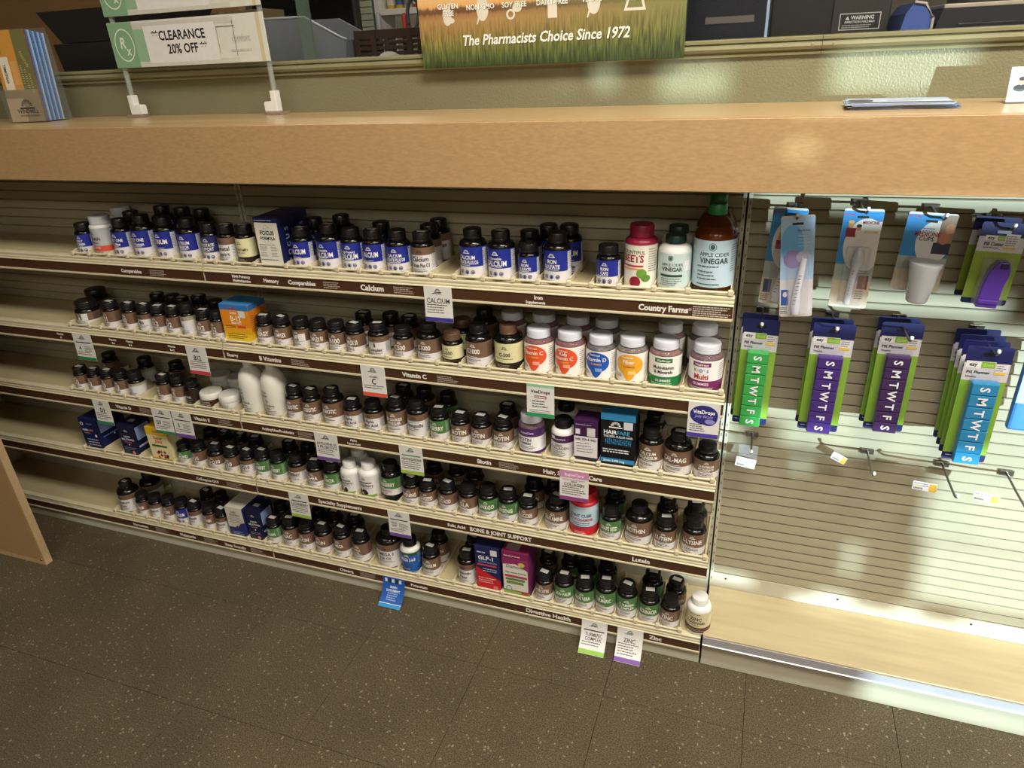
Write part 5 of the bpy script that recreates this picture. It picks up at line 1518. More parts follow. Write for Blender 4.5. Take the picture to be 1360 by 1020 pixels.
def spoon_card(x, y, z, w, h, label, tilt, kind, o=0.016):
    t = thing('blister_card', label, 'blister card', (x, y, z), 'medicine spoon and cup cards')
    t.rotation_euler = (0, tilt, 0)
    bc = backing_card(t, w, h, ink('cfc8bd'))
    bc.location.z = o
    p = Print()
    L, R_ = -w / 2 + 0.0002, w / 2 - 0.0002
    p.clip = (L, R_)
    if kind == 'cloud':
        p.rect(L, o - h * 0.62, R_, o - 0.004, 'a9c9ea'); p.rect(L, o - h + 0.004, R_, o - h * 0.62, 'd2cdd2'); p.step()
        p.ell(-w * 0.15, o - h * 0.28, w * 0.34, h * 0.20, '6fb2ea', 12); p.step(); p.ell(-w * 0.12, o - h * 0.42, w * 0.28, h * 0.09, '9a86c4', 12); p.ell(w * 0.18, o - h * 0.40, w * 0.2, h * 0.06, 'c8c2da', 10)
        p.text(w * 0.18, o - h * 0.15, 'Medicine', 0.0042, '7a7ab0', True, maxw=w * 0.4); p.fine(w * 0.02, o - h * 0.19, w * 0.4, 4, 0.006, 0.0012, 'd8e4f2')
        p.rect(L + 0.002, o - h * 0.88, L + 0.015, o - h * 0.72, '3a5aa4'); p.step(); p.ell(L + 0.009, o - h * 0.77, 0.004, 0.005, 'd8d4d4', 8); p.fine(L + 0.001, o - h * 0.90, L + 0.016, 4, 0.0036, 0.0014, '6a6a70')
    else:
        p.rect(L, o - h * 0.55, R_, o - 0.004, '2f86c6'); p.rect(L, o - h * 0.72, R_, o - h * 0.55, 'a8b4b0'); p.rect(L, o - h + 0.004, R_, o - h * 0.72, 'cbbda6'); p.step()
        p.ell(w * 0.14, o - h * 0.36, w * 0.52 if kind != 'cups' else w * 0.36, h * 0.27, 'dcdad8', 16, fn=lambda a, q: (-q, q) if a < 0.55 else (-q, max(q, 0.9)))
        p.step()
        p.text(-w * 0.34, o - h * 0.065, 'Dr. Care', 0.0042, 'c0445a', True, maxw=w * 0.26)
        if kind == 'spoon':
            family(p, -w * 0.18, o - h * 0.22, 0.95); p.text(w * 0.22, o - h * 0.145, 'MEDICINE', 0.0055, '8a2a44', True, maxw=w * 0.42); p.text(w * 0.25, o - h * 0.235, 'SPOON', 0.0050, 'd0b02c', True, maxw=w * 0.34)
            p.rect(w * 0.16, o - h * 0.80, w * 0.42, o - h * 0.66, '7a4a38'); p.fine(w * 0.14, o - h * 0.61, w * 0.42, 2, 0.004, 0.0014, '5a4a44'); p.fine(w * 0.14, o - h * 0.82, w * 0.36, 4, 0.0045, 0.0014, '5a4a44')
        elif kind == 'old':
            family(p, -w * 0.05, o - h * 0.36, 1.0); p.rect(L + 0.004, o - h * 0.88, L + 0.018, o - h * 0.74, '46507a'); p.fine(L + 0.002, o - h * 0.90, L + 0.02, 4, 0.0036, 0.0014, '6a6058')
        else:
            p.rect(w * 0.20, o - h * 0.48, R_, o - h * 0.004 - 0.002, '8c7a6a'); p.step(); p.rect(w * 0.14, o - h * 0.50, R_, o - h * 0.36, '2c3048'); p.ell(w * 0.33, o - h * 0.30, 0.008, 0.011, 'b57a5c', 10); p.ell(w * 0.40, o - h * 0.18, 0.007, 0.009, 'c08a6a', 10)
            p.text(-w * 0.02, o - h * 0.285, 'MEDICINE', 0.0072, '9a2440', True, maxw=w * 0.52); p.text(-w * 0.02, o - h * 0.345, 'CUPS', 0.0072, '4a4a66', True, maxw=w * 0.36); p.fine(-w * 0.14, o - h * 0.19, w * 0.18, 2, 0.004, 0.0016, '5a8ab8')
    p.rect(-0.009, o - 0.0165, 0.009, o - 0.0125, '1c1c1c')
    p.build('printed_front', bc, (0, 0, -o))
    M_FROST = mat('frosted_plastic', 'dde0e8', 0.2, alpha=0.75)
    if kind == 'cups':
        MB().lathe([(0, 0), (0.015, 0.0), (0.0172, 0.003), (0.0245, 0.062), (0.0262, 0.066), (0.0262, 0.071), (0.0, 0.071)], 28).build('medicine_cups', mat('milky_cup', 'd2d3d8', 0.25, var=0.04), t, 40, (0.003, -0.0275, o - h * 1.07))
        MB().prism([(-w * 0.34, o - h * 0.97), (w * 0.30, o - h * 0.97), (w * 0.36, o - h * 0.66), (w * 0.26, o - h * 0.56), (-w * 0.30, o - h * 0.56), (-w * 0.38, o - h * 0.66)], -0.014, -0.0003, axis='Y').build('blister', M_CLEAR, t)
    else:
        # tube spoon: bowl at the top, graduated handle below
        sp = MB().tube([(0.003, -0.010, o - h * 0.36), (0.003, -0.011, o - h * 0.44), (0.002, -0.012, o - h * 0.52), (0.0, -0.010, o - h * 0.60), (-0.003, -0.010, o - h * 0.94)] if kind == 'spoon' else
                       [(0.012, -0.010, o - h * 0.40), (0.009, -0.011, o - h * 0.5), (0.002, -0.011, o - h * 0.7), (-0.001, -0.010, o - h * 0.86), (-0.001, -0.010, o - h * 0.95)],
                       [0.004, 0.0095, 0.0105, 0.0065, 0.006] if kind == 'spoon' else [0.005, 0.006, 0.0065, 0.009, 0.007], 14).build('medicine_spoon', M_FROST, t, 60)
        g = Print()
        for k in range(9):
            z = o - h * (0.56 + 0.035 * k)
            if kind == 'spoon': g.text(-0.0015 - 0.0004 * k, z, 'TSP 1/2'[k % 7] if 'TSP 1/2'[k % 7] != ' ' else '-', 0.0036, '5a6a9a', True)
            else: g.rect(0.003 - 0.0012 * k, z, 0.008 - 0.0012 * k, z + 0.0012, '3c3c48')
        g.build('graduations', sp, (0, -0.0185, 0))
        MB().box(-w * 0.30, w * 0.36, -0.013, -0.0003, o - h * 0.965, o - h * 0.36, b=0.005).build('blister', M_CLEAR, t)
    return t
spoon_card(0.091, 0.046, 1.058, 0.056, 0.188, 'tilted pale blue medicine spoon card hanging in front at far left', -0.098, 'cloud')
spoon_card(0.078, 0.100, 1.060, 0.060, 0.186, 'brownish medicine spoon card behind the tilted pale blue one', 0.05, 'old')
spoon_card(0.198, 0.085, 1.064, 0.064, 0.182, 'medicine spoon card with blue corner and family photo', 0.012, 'spoon')
spoon_card(0.305, 0.085, 1.060, 0.076, 0.140, 'medicine cups card with milky cup in blister', 0.05, 'cups')
M_PURP = mat('purple_cutter_plastic', '5a3aa4', 0.25, var=0.06)
def cutter(x, y, z, label, tilt, full=True):
    t = thing('pill_cutter_card', label, 'pill cutter', (x, y, z), 'pill cutter cards')
    t.rotation_euler = (0, tilt, 0)
    w, h, o = 0.0685, 0.142, 0.014
    bc = backing_card(t, w, h, ink(EZ)); bc.location.z = o
    p = Print()
    p.rect(-w / 2 + 0.0002, o - h * 0.93, w / 2 - 0.0002, o - h * 0.35, '8aa638'); p.rect(-w / 2 + 0.0002, o - h * 0.35, w / 2 - 0.0002, o - h * 0.17, 'c9c6cf'); p.step()
    p.rect(-w * 0.36, o - h * 0.215, w * 0.10, o - h * 0.155, 'e2e2e0'); p.step(); p.rect(-w * 0.10, o - h * 0.212, w * 0.098, o - h * 0.158, '8ab43c'); p.step()
    p.text(-w * 0.235, o - h * 0.20, 'ezy', 0.0056, '2a2c3a', True, maxw=w * 0.2); p.text(0, o - h * 0.20, 'dose', 0.0056, 'b9d678', True, maxw=w * 0.17)
    p.text(-w * 0.36, o - h * 0.275, 'Pill Cutter', 0.0060, '2c2e3a', True, align='l', maxw=w * 0.42); p.fine(-w * 0.36, o - h * 0.295, w * 0.1, 1, 0.003, 0.0014, '55555f')
    p.rect(-0.010, o - 0.018, 0.010, o - 0.0135, 'a9aeb8')
    if full:
        p.rect(w * 0.06, o - h * 0.285, w * 0.36, o - h * 0.13, 'd2d2d8'); p.rect(w * 0.06, o - h * 0.31, w * 0.32, o - h * 0.287, 'd6b84a'); p.step(); p.fine(w * 0.08, o - h * 0.15, w * 0.34, 5, 0.0038, 0.0014, '5a5a66')
    p.build('printed_front', bc, (0, 0, -o))
    c = MB().prism([(-0.015, o - h * 1.0), (0.0165, o - h * 1.0), (0.017, o - h * 0.72), (0.021, o - h * 0.60), (0.020, o - h * 0.52), (0.016, o - h * 0.43), (0.001, o - h * 0.43), (-0.009, o - h * 0.56), (-0.013, o - h * 0.72)], -0.021, -0.001, axis='Y')
    b = c.build('pill_cutter', M_PURP, t)
    bv = b.modifiers.new('bevel', 'BEVEL'); bv.width = 0.0018; bv.segments = 2
    MB().box(0.004, 0.015, -0.0222, -0.0208, o - h * 0.51, o - h * 0.45, b=0.0006).build('blade_slot', ink('2c1a5a'), b)
    MB().box(-0.0135, 0.0155, -0.0226, -0.0208, o - h * 0.95, o - h * 0.90, b=0.0008).build('hinge_ridge', M_PURP, b)
    MB().box(-0.020, 0.025, -0.017, -0.0003, o - h * 0.985, o - h * 0.405, b=0.004).build('blister', M_CLEAR, t)
    return t
cutter(0.413, 0.078, 1.050, 'purple pill cutter card with price label, front one', 0.04)
cutter(0.409, 0.112, 1.052, 'purple pill cutter card behind the front one', 0.04, False)
cutter(0.523, 0.085, 1.048, 'purple pill cutter card cut by the right picture edge', 0.03)
# blue pouch at the right edge
t = thing('blue_pouch', 'blue and white hanging pouch cut by the right picture edge', 'pouch', (0.545, 0.088, 0.815), None)
def pouch_prof(k): return 0.0
MB().box(-0.047, 0.047, -0.012, 0.006, -0.132, 0.012, b=0.005).build('pouch_body', ink('3f7ec4'), t)
MB().box(-0.046, 0.046, -0.0126, -0.0118, -0.075, 0.008, b=0.0003).build('front_panel', ink('9fb2cc'), t)
hook(0.545, 0.823, 0.12, 'wire hook at the right edge holding the blue pouch')

# third row: bare hooks with price tags
for x, z, ln, l in ((0.061, 0.5525, 0.100, 'bare wire hook at left with clear tag holder'), (0.297, 0.5455, 0.112, 'second bare wire hook from left'), (0.440, 0.5375, 0.140, 'third bare wire hook from left'), (0.556, 0.535, 0.140, 'bare wire hook at the right picture edge')):
    hook(x, z, ln, l)
def price_tag(x, y, z, w, h, rot, label, kind=0):
    t = thing('price_tag', label, 'price tag', (x, y, z), 'price tags under bare hooks')
    t.rotation_euler = (math.radians(-18), rot, 0)
    MB().box(-w / 2, w / 2, 0, 0.0009, -h, 0, b=0.0004).build('tag_card', ink('d9dade'), t)
    p = Print()
    if kind != 1: p.rect(w * 0.18, -h + 0.001, w * 0.48, -0.002, 'dcb02c')
    p.fine(-w * 0.45, -0.003, w * 0.15, 2, 0.0042, 0.0016, '6a6a72'); p.rect(-w * 0.46, -h * 0.55, -w * 0.15, -h * 0.42, 'd8ce6a' if kind != 1 else 'd9dade')
    for k in range(9):
        p.rect(-w * 0.44 + k * 0.0019, -h * 0.88, -w * 0.44 + k * 0.0019 + 0.001, -h * 0.66, '23232a')
    p.build('print', t)
    return t
price_tag(0.054, 0.120, 0.522, 0.042, 0.021, 0.12, 'white price tag in the clear holder on the leftmost bare hook', 1)
th = MB().box(-0.020, 0.020, -0.0003, 0.0003, -0.034, 0.012, b=0.0001).build('tag_holder', M_CLEAR, None, None, (0.056, 0.128, 0.540))
tag(th, 'clear plastic tag holder on the leftmost bare hook', 'tag holder')
price_tag(0.244, 0.150, 0.543, 0.032, 0.016, 0.45, 'tilted white and yellow price tag left of second bare hook')
price_tag(0.400, 0.105, 0.530, 0.044, 0.018, 0.06, 'white and yellow price tag under the third bare hook')
price_tag(0.508, 0.100, 0.5265, 0.046, 0.018, 0.10, 'white and yellow price tag nearest the right picture edge')

# ================================================================== things on the counter
# acrylic sign with two posts
sg = thing('counter_sign', 'clear acrylic counter sign reading CLEARANCE 20% OFF', 'sign', (-1.285, 0.195, CT))
sgw = 0.2135
for s in (-1, 1):
    MB().box(s * sgw - 0.024, s * sgw + 0.024, -0.012, 0.014, 0.0, 0.0065, b=0.001).build('foot_clip', mat('taupe_clip', '8c7c6a', 0.35), sg)
    ft = MB().prism([(s * sgw - s * 0.006, 0.0068), (s * sgw + s * -0.030 * -1 if False else s * sgw - s * 0.006, 0.0068)] if False else
                    [(s * sgw + 0.008 * s, 0.0068), (s * sgw + 0.008 * s, 0.052), (s * sgw - 0.006 * s, 0.052), (s * sgw - 0.006 * s, 0.030), (s * sgw - 0.024 * s, 0.029), (s * sgw - 0.027 * s, 0.026), (s * sgw - 0.027 * s, 0.0068)], -0.010, 0.010, axis='Y').build('post_foot', M_WHITEP, sg)
    bv = ft.modifiers.new('bevel', 'BEVEL'); bv.width = 0.0012; bv.segments = 2
    MB().tube([(s * sgw + 0.001 * s, 0, 0.04), (s * sgw + 0.001 * s, 0, 0.52)], 0.0062, 12).build('acrylic_post', mat('acrylic_tube', 'b4bcb6', 0.08, var=0.0, alpha=0.38), sg, 60)
for z0, zz, cap in ((0.114, 0.213, True), (0.226, 0.325, False)):
    pl = MB().box(-0.226, 0.226, -0.0095, -0.0065, z0, zz, b=0.0006).build('sign_panel', ink('d3d2c8'), sg)
    p = Print(); H_ = zz - z0
    p.rect(-0.226, z0 + 0.0005, -0.150, zz - 0.0005, '7fa583'); p.rect(-0.150, z0 + 0.012, 0.05, zz - 0.018, '8fb190'); p.rect(-0.150, z0, 0.145, z0 + 0.011, 'c9c7ba'); p.rect(-0.150, zz - 0.017, 0.145, zz - 0.004, 'c4c2b6')
    p.rect(0.206, z0, 0.2155, zz, 'c9bb95'); p.step()
    p.ring(-0.185, z0 + H_ * 0.5, 0.036, 0.003, 'd8e2d2', 28, 0.82); p.text(-0.191, z0 + H_ * 0.44, 'R', 0.024, 'dbe4d4', True, 0.9, shear=0.15); p.text(-0.177, z0 + H_ * 0.28, 'x', 0.021, 'dbe4d4', True, 0.9, shear=0.15)
    p.rect(-0.118, z0 + 0.008, 0.090, zz - 0.012, 'dcdad6'); p.step()
    if cap:
        p.text(-0.018, z0 + H_ * 0.56, '**CLEARANCE', 0.0205, '17171a', True, 0.86, maxw=0.186); p.text(0.002, z0 + H_ * 0.27, '20% OFF **', 0.0205, '17171a', True, 0.86, maxw=0.150)
        p.text(0.158, z0 + H_ * 0.44, 'comfort', 0.016, 'b9b8b0', False, 0.7, maxw=0.06); p.fine(0.125, z0 + H_ * 0.28, 0.19, 1, 0.006, 0.004, 'c0bfb6'); p.rect(0.094, zz - 0.024, 0.146, zz - 0.0228, '55554e'); p.rect(0.1405, z0 + 0.014, 0.1417, zz - 0.012, '55554e')
        p.rect(0.094, z0 + 0.02, 0.0952, zz - 0.024, '8a897f')
    p.build('panel_print', pl, (0, -0.0096, 0))

# brochure holder at the far left with leaflets
bh = thing('brochure_holder', 'clear acrylic brochure holder at the left end of the counter', 'brochure holder', (-1.765, 0.145, CT))
bh.rotation_euler = (0, 0, math.radians(8))
MB().box(-0.055, 0.055, -0.052, -0.050, 0.002, 0.085, b=0.0006).build('front_lip', M_ACRYL, bh)
MB().box(-0.055, 0.055, 0.034, 0.036, 0.002, 0.215, b=0.0006).build('back_plate', M_ACRYL, bh)
MB().box(-0.055, 0.055, -0.052, 0.036, 0.0, 0.002).build('holder_base', M_ACRYL, bh)
MB().prism([(-0.052, 0.002), (0.036, 0.002), (0.036, 0.20), (-0.052, 0.085)], 0.055, 0.057).build('side_plate', M_ACRYL, bh)
ang = math.radians(8)
for k in range(9):
    yy = -0.046 + k * 0.0072
    c = ['7a5a30', '4f6aa0', 'a9b8d0', '3f6fb0', '8fa6cc', '3f6fb0', '9fb2d4', '4a78b8', 'b4c0d8'][k]
    lx = -1.765 - math.sin(ang) * yy; ly = 0.145 + math.cos(ang) * yy
    lf = thing('leaflet', ('front leaflet printed with an orange meadow and dark fan emblem in the holder' if k == 0 else f'blue leaflet in the brochure holder, {ORD[k]} from front'), 'leaflet', (lx, ly, CT + 0.0025), 'leaflets in the brochure holder')
    lf.rotation_euler = (math.radians(-4), 0, ang)
    MB().box(-0.050 , 0.050, 0.0, 0.0052, 0, 0.210 - 0.0012 * k, b=0.0005).build('paper', ink(c), lf)
    if k == 0:
        p = Print()
        p.rect(-0.0498, 0.0, 0.0498, 0.075, '8a7a5c'); p.rect(-0.0498, 0.075, 0.012, 0.209, 'c08a3c'); p.rect(0.012, 0.075, 0.0498, 0.209, '6a6a40'); p.rect(-0.0498, 0.0, 0.0, 0.055, 'b09a7c'); p.step()
        p.rect(-0.040, 0.075, -0.014, 0.150, 'd8cfb8'); p.rect(-0.010, 0.085, 0.008, 0.140, 'c8975a'); p.step()
        p.text(-0.026, 0.112, 'WINDMILL', 0.0078, '4a3a1c', True, 0.85, maxw=0.062, rot=math.pi / 2); p.ell(-0.036, 0.165, 0.008, 0.011, '6a7a3a', 10)
        p.text(0.030, 0.142, 'Naturally', 0.0085, 'b0a268', False, 0.9, shear=0.2, maxw=0.06, rot=-1.2)
        for q in range(3): p.fine(0.016 + q * 0.010, 0.130 - q * 0.01, 0.022 + q * 0.01, 9, 0.005, 0.0014, 'c9b98a')
        p.fan(0.006, 0.036, 0.0175, '33180f', 9); p.text(0.006, 0.020, 'WINDMILL', 0.0095, '33180f', True, 1.0, maxw=0.078); p.text(0.008, 0.012, 'NATURAL VITAMINS', 0.0045, '4a2c1c', True, maxw=0.066)
        p.build('cover_print', lf)

# loose leaflets lying on the counter
for k in range(6):
    w, d = 0.155, 0.095
    lf = thing('loose_leaflet', f'white and blue leaflet lying in the stack on the counter, {"top one" if k == 5 else ORD[k] + " from bottom"}', 'leaflet', (0.222 + random.uniform(-0.004, 0.004) - (0.006 if k == 4 else 0), 0.095 + random.uniform(-0.004, 0.004), CT + 0.0002 + k * 0.0017), 'stack of leaflets on the counter')
    lf.rotation_euler = (0, 0, random.uniform(-0.05, 0.05))
    MB().box(-w / 2, w / 2, -d / 2, d / 2, 0, 0.0015, b=0.0003).build('paper', ink('6a7486' if k < 4 else '9aa6b8'), lf)
    if k == 5:
        p = Print(lambda x, z, o: (x, z, 0.0015 + o))
        p.rect(-w / 2 + 0.002, -d / 2 + 0.002, w / 2 - 0.002, d / 2 - 0.002, 'ccd4de'); p.step(); p.rect(-w / 2 + 0.002, d * 0.18, w / 2 - 0.002, d / 2 - 0.002, 'a9c0dc'); p.rect(-w / 2 + 0.002, -d / 2 + 0.002, w / 2 - 0.002, -d * 0.28, '56607a')
        p.ell(-w * 0.36, -d * 0.05, 0.020, 0.026, '4a3a3c', 12); p.fine(-w * 0.1, d * 0.05, w * 0.3, 3, 0.009, 0.002, '8a94a4'); p.build('print', lf)

# small acrylic holder with a card at the right end
ch = thing('card_holder', 'small acrylic holder with a white photo card at right', 'card holder', (0.420, 0.125, CT))
MB().box(-0.044, 0.044, -0.012, -0.0105, 0.0, 0.022, b=0.0005).build('front_lip', M_ACRYL, ch)
MB().box(-0.044, 0.044, 0.016, 0.0175, 0.0, 0.045, b=0.0005).build('back_plate', M_ACRYL, ch)
MB().box(-0.044, 0.044, -0.012, 0.0175, 0.0, 0.0016).build('holder_base', M_ACRYL, ch)
cd = thing('photo_card', 'white upright card with a small portrait photo at right', 'card', (0.421, 0.122, CT + 0.0018))
cd.rotation_euler = (math.radians(-10), 0, 0)
MB().box(-0.042, 0.042, 0, 0.004, 0, 0.052, b=0.0004).build('paper', ink('dcdcdc'), cd)
p = Print()
p.rect(-0.036, 0.018, -0.016, 0.040, 'd2d0d0'); p.step(); p.ell(-0.026, 0.021, 0.0095, 0.0055, '2a2a30', 10); p.ell(-0.0255, 0.0305, 0.0042, 0.0056, 'b98a70', 10); p.step(); p.ell(-0.0252, 0.0345, 0.0046, 0.0030, '2a1c18', 8)
p.fine(-0.036, 0.015, -0.012, 2, 0.004, 0.0014, '9a9aa0'); p.fine(-0.008, 0.040, 0.035, 4, 0.006, 0.0018, '7a7a82'); p.build('print', cd)

# meadow poster fixed in front of the window
po = thing('poster', 'meadow sunset poster reading The Pharmacists Choice Since 1972', 'poster', (-0.4155, 0.2105, 1.329))
PWd = 0.5465
MB().box(-PWd / 2, PWd / 2, -0.004, 0.0, 0, 0.40, b=0.0006).build('poster_board', grass_poster_material(0.0, 0.16), po)
p = Print()
p.text(-0.004, 0.0415, 'The Pharmacists Choice Since 1972', 0.0195, '3a3a24', True, 0.9, maxw=0.415, shear=0.22); p.step()
p.text(-0.005, 0.0425, 'The Pharmacists Choice Since 1972', 0.0195, 'eceadf', True, 0.9, maxw=0.415, shear=0.22)
p.build('tagline', po, (0, -0.0042, -0.002))
IC = 'd9d2bf'
for x, l in ((-0.205, 'GLUTEN|FREE'), (-0.134, 'NON-GMO'), (-0.062, 'SOY-FREE'), (0.016, 'DAIRY-FREE'), (0.095, 'VEGAN'), (0.177, 'BPA|FREE')):
    k = l.split('|')[0]
    p = Print()
    if k == 'GLUTEN':
        p.ell(x - 0.003, 0.102, 0.010, 0.019, IC, 12); p.ell(x + 0.006, 0.092, 0.007, 0.005, IC, 8)
    elif k in ('NON-GMO', 'VEGAN'):
        p.ell(x + 0.004, 0.110, 0.013, 0.022, IC, 12); p.step(); p.raw([(x - 0.010, 0.083), (x - 0.007, 0.083), (x, 0.100), (x - 0.004, 0.102)], [(0, 1, 2, 3)], IC)
    elif k == 'SOY-FREE':
        p.ring(x - 0.008, 0.097, 0.0095, 0.004, IC); p.ell(x + 0.006, 0.108, 0.010, 0.008, IC, 10)
    elif k == 'DAIRY-FREE':
        p.rect(x - 0.009, 0.086, x + 0.010, 0.114, IC); p.step(); p.raw([(x - 0.009, 0.114), (x + 0.010, 0.114), (x + 0.006, 0.128), (x - 0.005, 0.128)], [(0, 1, 2, 3)], IC)
    else:
        p.raw([(x - 0.020, 0.090), (x + 0.022, 0.090), (x + 0.011, 0.128), (x - 0.009, 0.128)], [(0, 1, 2, 3)], IC); p.step(); p.raw([(x - 0.014, 0.095), (x + 0.016, 0.095), (x + 0.008, 0.122), (x - 0.006, 0.122)], [(0, 1, 2, 3)], '7a7a4a')
    p.step()
    ws = l.split('|')
    for q, wd in enumerate(ws):
        zz = 0.114 - q * 0.0125 if len(ws) == 2 and k == 'GLUTEN' else (0.1095 if k != 'BPA' else 0.118 - q * 0.011)
        p.text(x + 0.0006, zz - 0.0006, wd, 0.0096, '4a4428', True, 0.92, maxw=0.066); p.step(); p.text(x, zz, wd, 0.0096, 'f0ece0', True, 0.92, maxw=0.066)
    p.build('poster_icon', po, (0, -0.0042, -0.005))

# ================================================================== behind the glass
DK = mat('pharmacy_desk', '6a5a44', 0.5)
dsk = thing('pharmacy_desk', 'work desk behind the pharmacy window', 'desk')
MB().box(-3.4, 2.4, 0.33, 1.11, 1.26, 1.30, b=0.002).build('desk_top', DK, dsk)
MB().box(-3.4, 2.4, 0.90, 0.94, 0.0, 1.2598).build('desk_leg_panel', DK, dsk)
struct(MB().box(-4.2, 5.2, 2.55, 2.6, 0, 2.72).build('wall_far', mat('pharmacy_wall', '6c6656', 0.7)), 'dim far wall of the pharmacy', 'wall')
tp = MB().box(-3.6, -1.72, 0.95, 0.985, 1.301, 2.2, b=0.001).build('tan_partition', mat('tan_board', 'a07a52', 0.6, var=0.05, scale=4))
tag(tp, 'tan partition board behind the window at left', 'partition')
M_TRAY = mat('black_tray_plastic', '2b2a27', 0.4, var=0.08)
def tray(x0, x1, y0, y1, z0, z1, fl, label):
    t = thing('letter_tray', label, 'tray', ((x0 + x1) / 2, (y0 + y1) / 2, z0), 'stacked black trays')
    w, d, h = (x1 - x0) / 2, (y1 - y0) / 2, z1 - z0
    for nm, P_ in (('front_wall', [(-w + fl, -d + 0.01, 0), (w - fl, -d + 0.01, 0), (w, -d, h), (-w, -d, h)]), ('back_wall', [(-w + fl, d - 0.01, 0), (w - fl, d - 0.01, 0), (w, d, h), (-w, d, h)]),
                   ('side_wall', [(-w + fl, -d + 0.01, 0), (-w + fl, d - 0.01, 0), (-w, d, h), (-w, -d, h)]), ('side_wall', [(w - fl, -d + 0.01, 0), (w - fl, d - 0.01, 0), (w, d, h), (w, -d, h)]), ('tray_floor', [(-w + fl, -d + 0.01, 0), (w - fl, -d + 0.01, 0), (w - fl, d - 0.01, 0), (-w + fl, d - 0.01, 0)])):
        o = mk(nm, P_, [(0, 1, 2, 3)], M_TRAY, t)
        sd_ = o.modifiers.new('thick', 'SOLIDIFY'); sd_.thickness = 0.003; sd_.offset = 0
    return t
tray(-1.955, -1.60, 0.40, 0.66, 1.302, 1.428, 0.012, 'lower black letter tray behind the window at left')
tray(-1.985, -1.585, 0.40, 0.66, 1.431, 1.512, 0.055, 'upper flared black letter tray behind the window at left')
lp = thing('desk_lamp', 'dark post and arm standing behind the black trays', 'lamp', (-2.02, 0.8, 1.30))
MB().lathe([(0, 0), (0.06, 0), (0.06, 0.012), (0, 0.015)], 24).build('lamp_base', M_TRAY, lp, 40)
MB().tube([(0, 0, 0.01), (0.01, 0, 0.42)], 0.019, 12).build('lamp_post', mat('brown_post', '5a4432', 0.5), lp, 60)
MB().tube([(0.0, 0, 0.40), (0.05, -0.02, 0.33), (0.13, -0.05, 0.19)], 0.016, 10).build('lamp_arm', M_TRAY, lp, 60)
# storage cartons seen behind the sign
for x, z, c, l in ((-1.66, 1.302, '6d5f3c', 'dull yellow carton behind the sign, left one'), (-1.50, 1.302, '4d4632', 'dull olive carton behind the sign, right one')):
    t = thing('storage_carton', l, 'box', (x, 0.74, z), 'cartons behind the sign')
    MB().box(-0.07, 0.07, -0.05, 0.05, 0, 0.195, b=0.002).build('carton_body', ink(c), t)
    MB().box(-0.071, 0.071, -0.051, 0.051, 0.160, 0.196, b=0.001).build('lid', ink('7a6c48'), t)
# black screen between trays and bin
t = thing('monitor', 'dark computer monitor behind the clearance sign', 'monitor', (-1.42, 0.98, 1.30))
MB().box(-0.26, 0.14, -0.015, 0.02, 0.03, 0.42, b=0.004).build('housing', M_TRAY, t)
MB().box(-0.25, 0.13, -0.0165, -0.0152, 0.045, 0.41).build('screen', mat('dark_screen', '0d0f0e', 0.2), t)
MB().box(-0.1, 0.02, -0.04, 0.06, 0, 0.03, b=0.003).build('stand', M_TRAY, t)
# grey sloping-front bin
t = thing('storage_bin', 'grey translucent storage bin with sloping rim behind the window', 'bin', (-1.105, 0.43, 1.302))
M_BIN = mat('grey_bin_plastic', '757a80', 0.3, var=0.05)
bp_ = [(-0.135, 0), (0.135, 0), (0.150, 0.094), (0.135, 0.100), (0.04, 0.148), (-0.150, 0.150)]
for nm, y0, y1 in (('front_side', -0.08, -0.076), ('back_side', 0.076, 0.08)):
    MB().prism(bp_, y0, y1, axis='Y').build(nm, M_BIN, t)
MB().prism([(-0.135, 0.001), (-0.131, 0.001), (-0.146, 0.150), (-0.150, 0.150)], -0.076, 0.076, axis='Y').build('end_wall', M_BIN, t)
MB().prism([(0.131, 0.001), (0.135, 0.001), (0.150, 0.094), (0.146, 0.094)], -0.076, 0.076, axis='Y').build('end_wall', M_BIN, t)
MB().box(-0.13, 0.13, -0.076, 0.076, 0.0005, 0.004).build('bin_floor', M_BIN, t)
MB().tube([(-0.150, -0.079, 0.150), (0.04, -0.079, 0.148), (0.135, -0.079, 0.100), (0.150, -0.079, 0.095)], 0.003, 8).build('rim', mat('pale_bin_rim', '9aa0a4', 0.3), t, 60)
# pale green slat panel, white shelf with small bottles, chair
t = thing('pale_slat_panel', 'pale green slatted panel far behind the window', 'slat panel', (-1.66, 1.62, 1.0))
MB().box(-0.11, 0.07, 0.012, 0.03, 0, 1.2).build('backing', mat('pale_green_dark', '5c6a58', 0.6), t)
sm = MB().box(-0.11, 0.07, 0, 0.0118, 0.001, 0.0225, b=0.0006).mesh('slat', mat('pale_green_slat', '9fae98', 0.5))
for k in range(48): link('slat', sm, t, (0, 0, k * 0.0245))
t = thing('white_shelf_rack', 'white shelf rack with medicine bottles far behind the window', 'shelf', (-1.45, 1.66, 0.9))
MB().box(-0.135, -0.115, -0.02, 0.12, 0, 1.4, b=0.001).build('side_post', M_WHITEP, t)
for z in (0.2, 0.605, 0.85): MB().box(-0.115, 0.6, -0.02, 0.12, z, z + 0.022, b=0.001).build('shelf_board', M_WHITEP, t)
